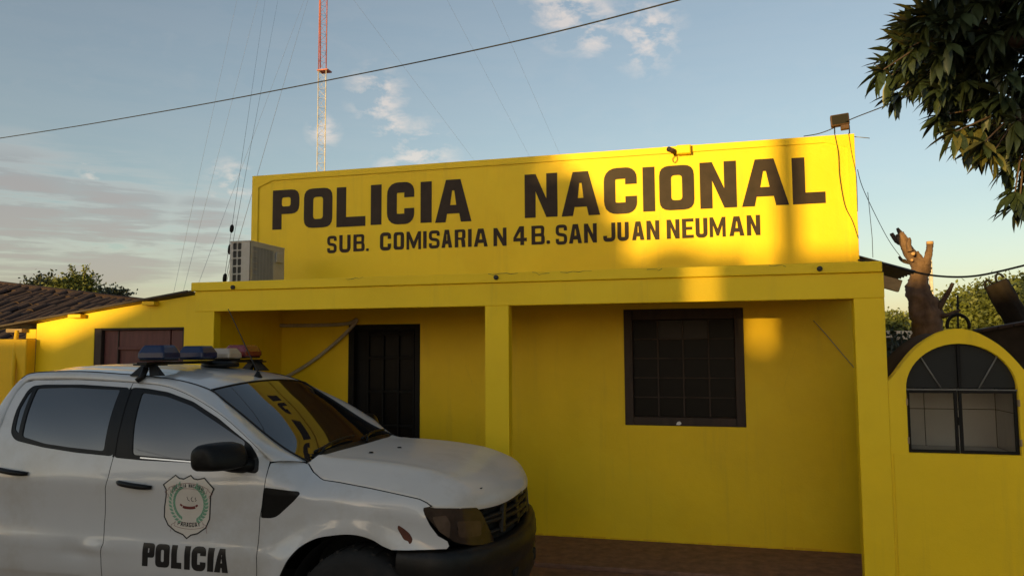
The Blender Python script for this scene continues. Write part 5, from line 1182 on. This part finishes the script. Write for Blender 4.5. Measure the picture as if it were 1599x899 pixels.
for idx in order:
    p = np.array(ros[idx]); q = proj(p); out_dir = p-np.array((3.7, 7.2, 4.2)); out_dir /= np.linalg.norm(out_dir)
    ax = Vector(out_dir)*.8+Vector((0, 0, -.1)); ax.normalize(); rq = ax.to_track_quat('Z', 'Y'); nl = gm.integers(10, 15); lit = (1490 < q[0] < 1570 and 180 < q[1] < 262)  # leaves of the low cluster take the colour with sunlight painted in
    for k in range(nl):
        a = 2*math.pi*k/nl*2.4+gm.uniform(0, .5); op = gm.uniform(.7, 1.35)
        d = rq @ Vector((math.cos(a)*math.sin(op), math.sin(a)*math.sin(op), math.cos(op)))
        d = (d+Vector((0, 0, -gm.uniform(.35, 1.0)))).normalized()
        s_ = gm.uniform(.15, .25); upv = Vector((gm.uniform(-.3, .3), gm.uniform(-.3, .3), 1)); y_ = upv.cross(d).normalized(); z_ = d.cross(y_)
        M = Matrix(((d.x*s_, y_.x*s_, z_.x*s_, p[0]), (d.y*s_, y_.y*s_, z_.y*s_, p[1]), (d.z*s_, y_.z*s_, z_.z*s_, p[2]), (0, 0, 0, 1)))
        if idx >= 2300 and single < 290:
            o = bpy.data.objects.new('leaf', leaf_me['mango_leaf_old' if lit and k % 2 else 'mango_leaf']); C.objects.link(o); o.parent = mg; o.matrix_parent_inverse = Matrix.Translation(-mg.location); o.matrix_basis = M; single += 1
        else:
            A = np.array(M); tgt = LIT if (lit and k % 3) else NEW; tgt.append(LVn @ A[:3, :3].T+A[:3, 3])
for nm_, VV, m in (('foliage', NEW, 'mango_leaf'), ('lit_foliage', LIT, 'mango_leaf_old')):
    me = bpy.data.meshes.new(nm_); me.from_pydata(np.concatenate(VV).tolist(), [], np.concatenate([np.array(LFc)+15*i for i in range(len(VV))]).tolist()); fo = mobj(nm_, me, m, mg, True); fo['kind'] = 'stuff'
MB().tube(spline([(4.7, 8.2, -.1), (4.65, 8.1, 1.2), (4.4, 7.8, 2.4), (3.9, 7.3, 3.4)], 5), [.24, .23, .22, .21, .20, .2, .19, .19, .18, .18, .17, .17, .16, .16, .15, .15], 12).build('trunk', 'bark', mg, True)
anchors = []
for k, e in enumerate(((1.9, 6.5, 4.3), (2.3, 6.4, 3.6), (2.6, 6.0, 5.2), (3.2, 6.9, 6.3), (4.6, 6.6, 5.9), (5.2, 7.2, 4.9), (2.2, 7.3, 5.2))):
    sp = spline([trunk_top, np.array(trunk_top)*.45+np.array(e)*.55+np.array((0, 0, .25)), e], 6); MB().tube(sp, [.10-.0065*i for i in range(len(sp))], 8).build('limb', 'bark', mg, True); anchors += [np.array(v) for v in sp[4:]]
tw = MB(); anchors = np.array(anchors)
for idx in list(range(0, 2300, 9))+list(range(2300, len(ros))):
    p = np.array(ros[idx]); j = ((anchors-p)**2).sum(1).argmin(); a = anchors[j]; tw.tube([a, a*.5+p*.5+np.array((0, 0, .06)), p], [.014, .009, .005], 4, cap=False)
tag(tw.build('twigs', 'bark', mg, True), kind='stuff')

# ================================================================== ACROSS THE STREET (behind the viewer: their shade falls on the station)
def sun_pt(X, z, s):                                             # a point s metres towards the sun from (X, DF, z) on the front plane
    return Vector((X, DF, z))+Vector((-math.sin(SUN_AZ), -math.cos(SUN_AZ), math.tan(SUN_EL)))*s
S0 = 30.0
def sun_face(X, z): return sun_pt(X, z, S0+X*math.sin(SUN_AZ))          # the street houses front at right angles to the low sun
EX = Vector((math.cos(SUN_AZ), -math.sin(SUN_AZ), 0)); EY = Vector((-math.sin(SUN_AZ), -math.cos(SUN_AZ), 0))
def street_house(name, label, pts, depth, m):
    top = [sun_face(x, z) for x, z in pts]; p0 = Vector((top[0].x, top[0].y, 0))
    h_ = thing(name, label, 'house', tuple(p0))
    prof = [(top[0].x, top[0].y, -.2)]+[tuple(p) for p in top]+[(top[-1].x, top[-1].y, -.2)]
    n_ = len(prof); mb = MB(); mb.add(prof+[tuple(Vector(p)+EY*depth) for p in prof], [tuple(range(n_)), tuple(range(2*n_-1, n_-1, -1))]+[(i, i+n_, (i+1) % n_+n_, (i+1) % n_) for i in range(n_)])
    mb.build('wall', m, h_)
    w_ = (top[-1]-top[0]).dot(EX)
    Mh = Matrix(((EX.x, EY.x, 0, p0.x), (EX.y, EY.y, 0, p0.y), (0, 0, 1, 0), (0, 0, 0, 1)))
    for k in range(2): MB().box((w_*(.2+.45*k), -.03, 1.0), (w_*(.2+.45*k)+1.2, .03, 2.2), Mh).build('window', 'dark_wood', h_)
    MB().box((w_*.45, -.03, 0), (w_*.45+.9, .03, 2.1), Mh).build('door', 'shutter_wood', h_)
    return h_
street_house('street_house', 'pale gabled house across the street', [(-16.5, 2.10), (-6.75, 2.04), (-6.65, 1.98), (-5.46, 2.42), (-4.75, 2.78), (-2.2, 2.92), (-1.15, 2.92), (-1.1, 3.02), (-.70, 3.02), (-.66, 2.93), (-.15, 2.92)], 7, 'plaster_pale')
street_house('street_house', 'pale flat roofed house across the street beside the gabled one', [(-.035, 2.90), (.9, 2.88), (1.0, 2.99), (1.35, 2.99), (1.4, 2.82), (9.0, 2.76)], 7, 'plaster_pale')
p0, p1 = sun_face(-.6, 1.98), sun_face(.4, 1.98); wtk = sun_pt(-5.18, 3.0, S0+4); hw_ = thing('shade_tank', 'unseen dark tank on a stand, added behind the gabled street house for shade', 'tank', (wtk.x, wtk.y, 0)); MB().lathe([(0, .55), (.30, .5), (.36, .38), (.36, -.42), (0, -.42)], tuple(wtk), 'z', 20).build('tank', 'ac_dark', hw_, True)  # tank is added out of view to shade the lower left parapet
for q_ in ((-.25, -.25), (.25, -.25), (.25, .25), (-.25, .25)): box('leg', (wtk.x+q_[0]-.05, wtk.y+q_[1]-.05, 0), (wtk.x+q_[0]+.05, wtk.y+q_[1]+.05, wtk.z-.42), 'dark_wood', hw_, 0)
lw = box('side_gate', (p0.x, p0.y-.12, -.1), (p1.x, p0.y-.06, p0.z), 'rust_metal', None, 0); tag(lw, 'rusty sheet metal gate closing the gap between the two street houses', 'gate')
def sun_tree(label, X, z, s, r, seed, n_c=420):
    c = sun_pt(X, z, s); return tree('street_tree', label, (c.x, c.y, 0), 7, tuple(c), r, 'leaf_dark', n_c, 60, .34, seed, 'street trees across the road', 10, .20)
sun_tree('dense round street tree rising over the gabled house', -4.42, 3.9, 27, (1.75, 1.8, 1.65), 21, 700)
sun_tree('small bushy street tree before the gabled house', -2.72, 2.95, 27, (.85, .9, .62), 24, 170)
sun_tree('wide street tree rising over the flat roofed house', 3.75, 4.3, 30, (2.6, 2.2, 1.9), 22, 620)
sun_tree('street tree at the far end of the gabled house', -11.5, 3.9, 30, (3.2, 2.2, 1.9), 23, 420)
pb = sun_pt(.20, 2.0, 22); pl = thing('utility_pole', 'slim concrete utility pole with a cross arm across the street', 'utility pole', (pb.x, pb.y, 0))
MB().tube([(pb.x, pb.y, -.1), (pb.x, pb.y, 9)], [.12, .09], 12).build('pole', 'plaster_pale', pl, True); MB().box((pb.x-.9, pb.y-.06, 8.3), (pb.x+.9, pb.y+.06, 8.42)).build('cross_arm', 'dark_wood', pl)
for k, x in enumerate((-.8, 0, .8)):
    MB().tube([(pb.x+x, pb.y, 8.42), (pb.x+x, pb.y, 8.6)], .04, 8).build('insulator', 'ac_white', pl, True)
    wire('street_line', catenary((pb.x+x-45, pb.y+2+x, 8.9), (pb.x+x, pb.y, 8.6), .7)+catenary((pb.x+x, pb.y, 8.6), (pb.x+x+45, pb.y-2+x, 8.4), .7)[1:], .012, 'overhead line strung along the utility poles across the street', 'cable_black', 'street power lines', 'wire')

for e_ in EMPTIES:
    if '_world' in e_: del e_['_world']
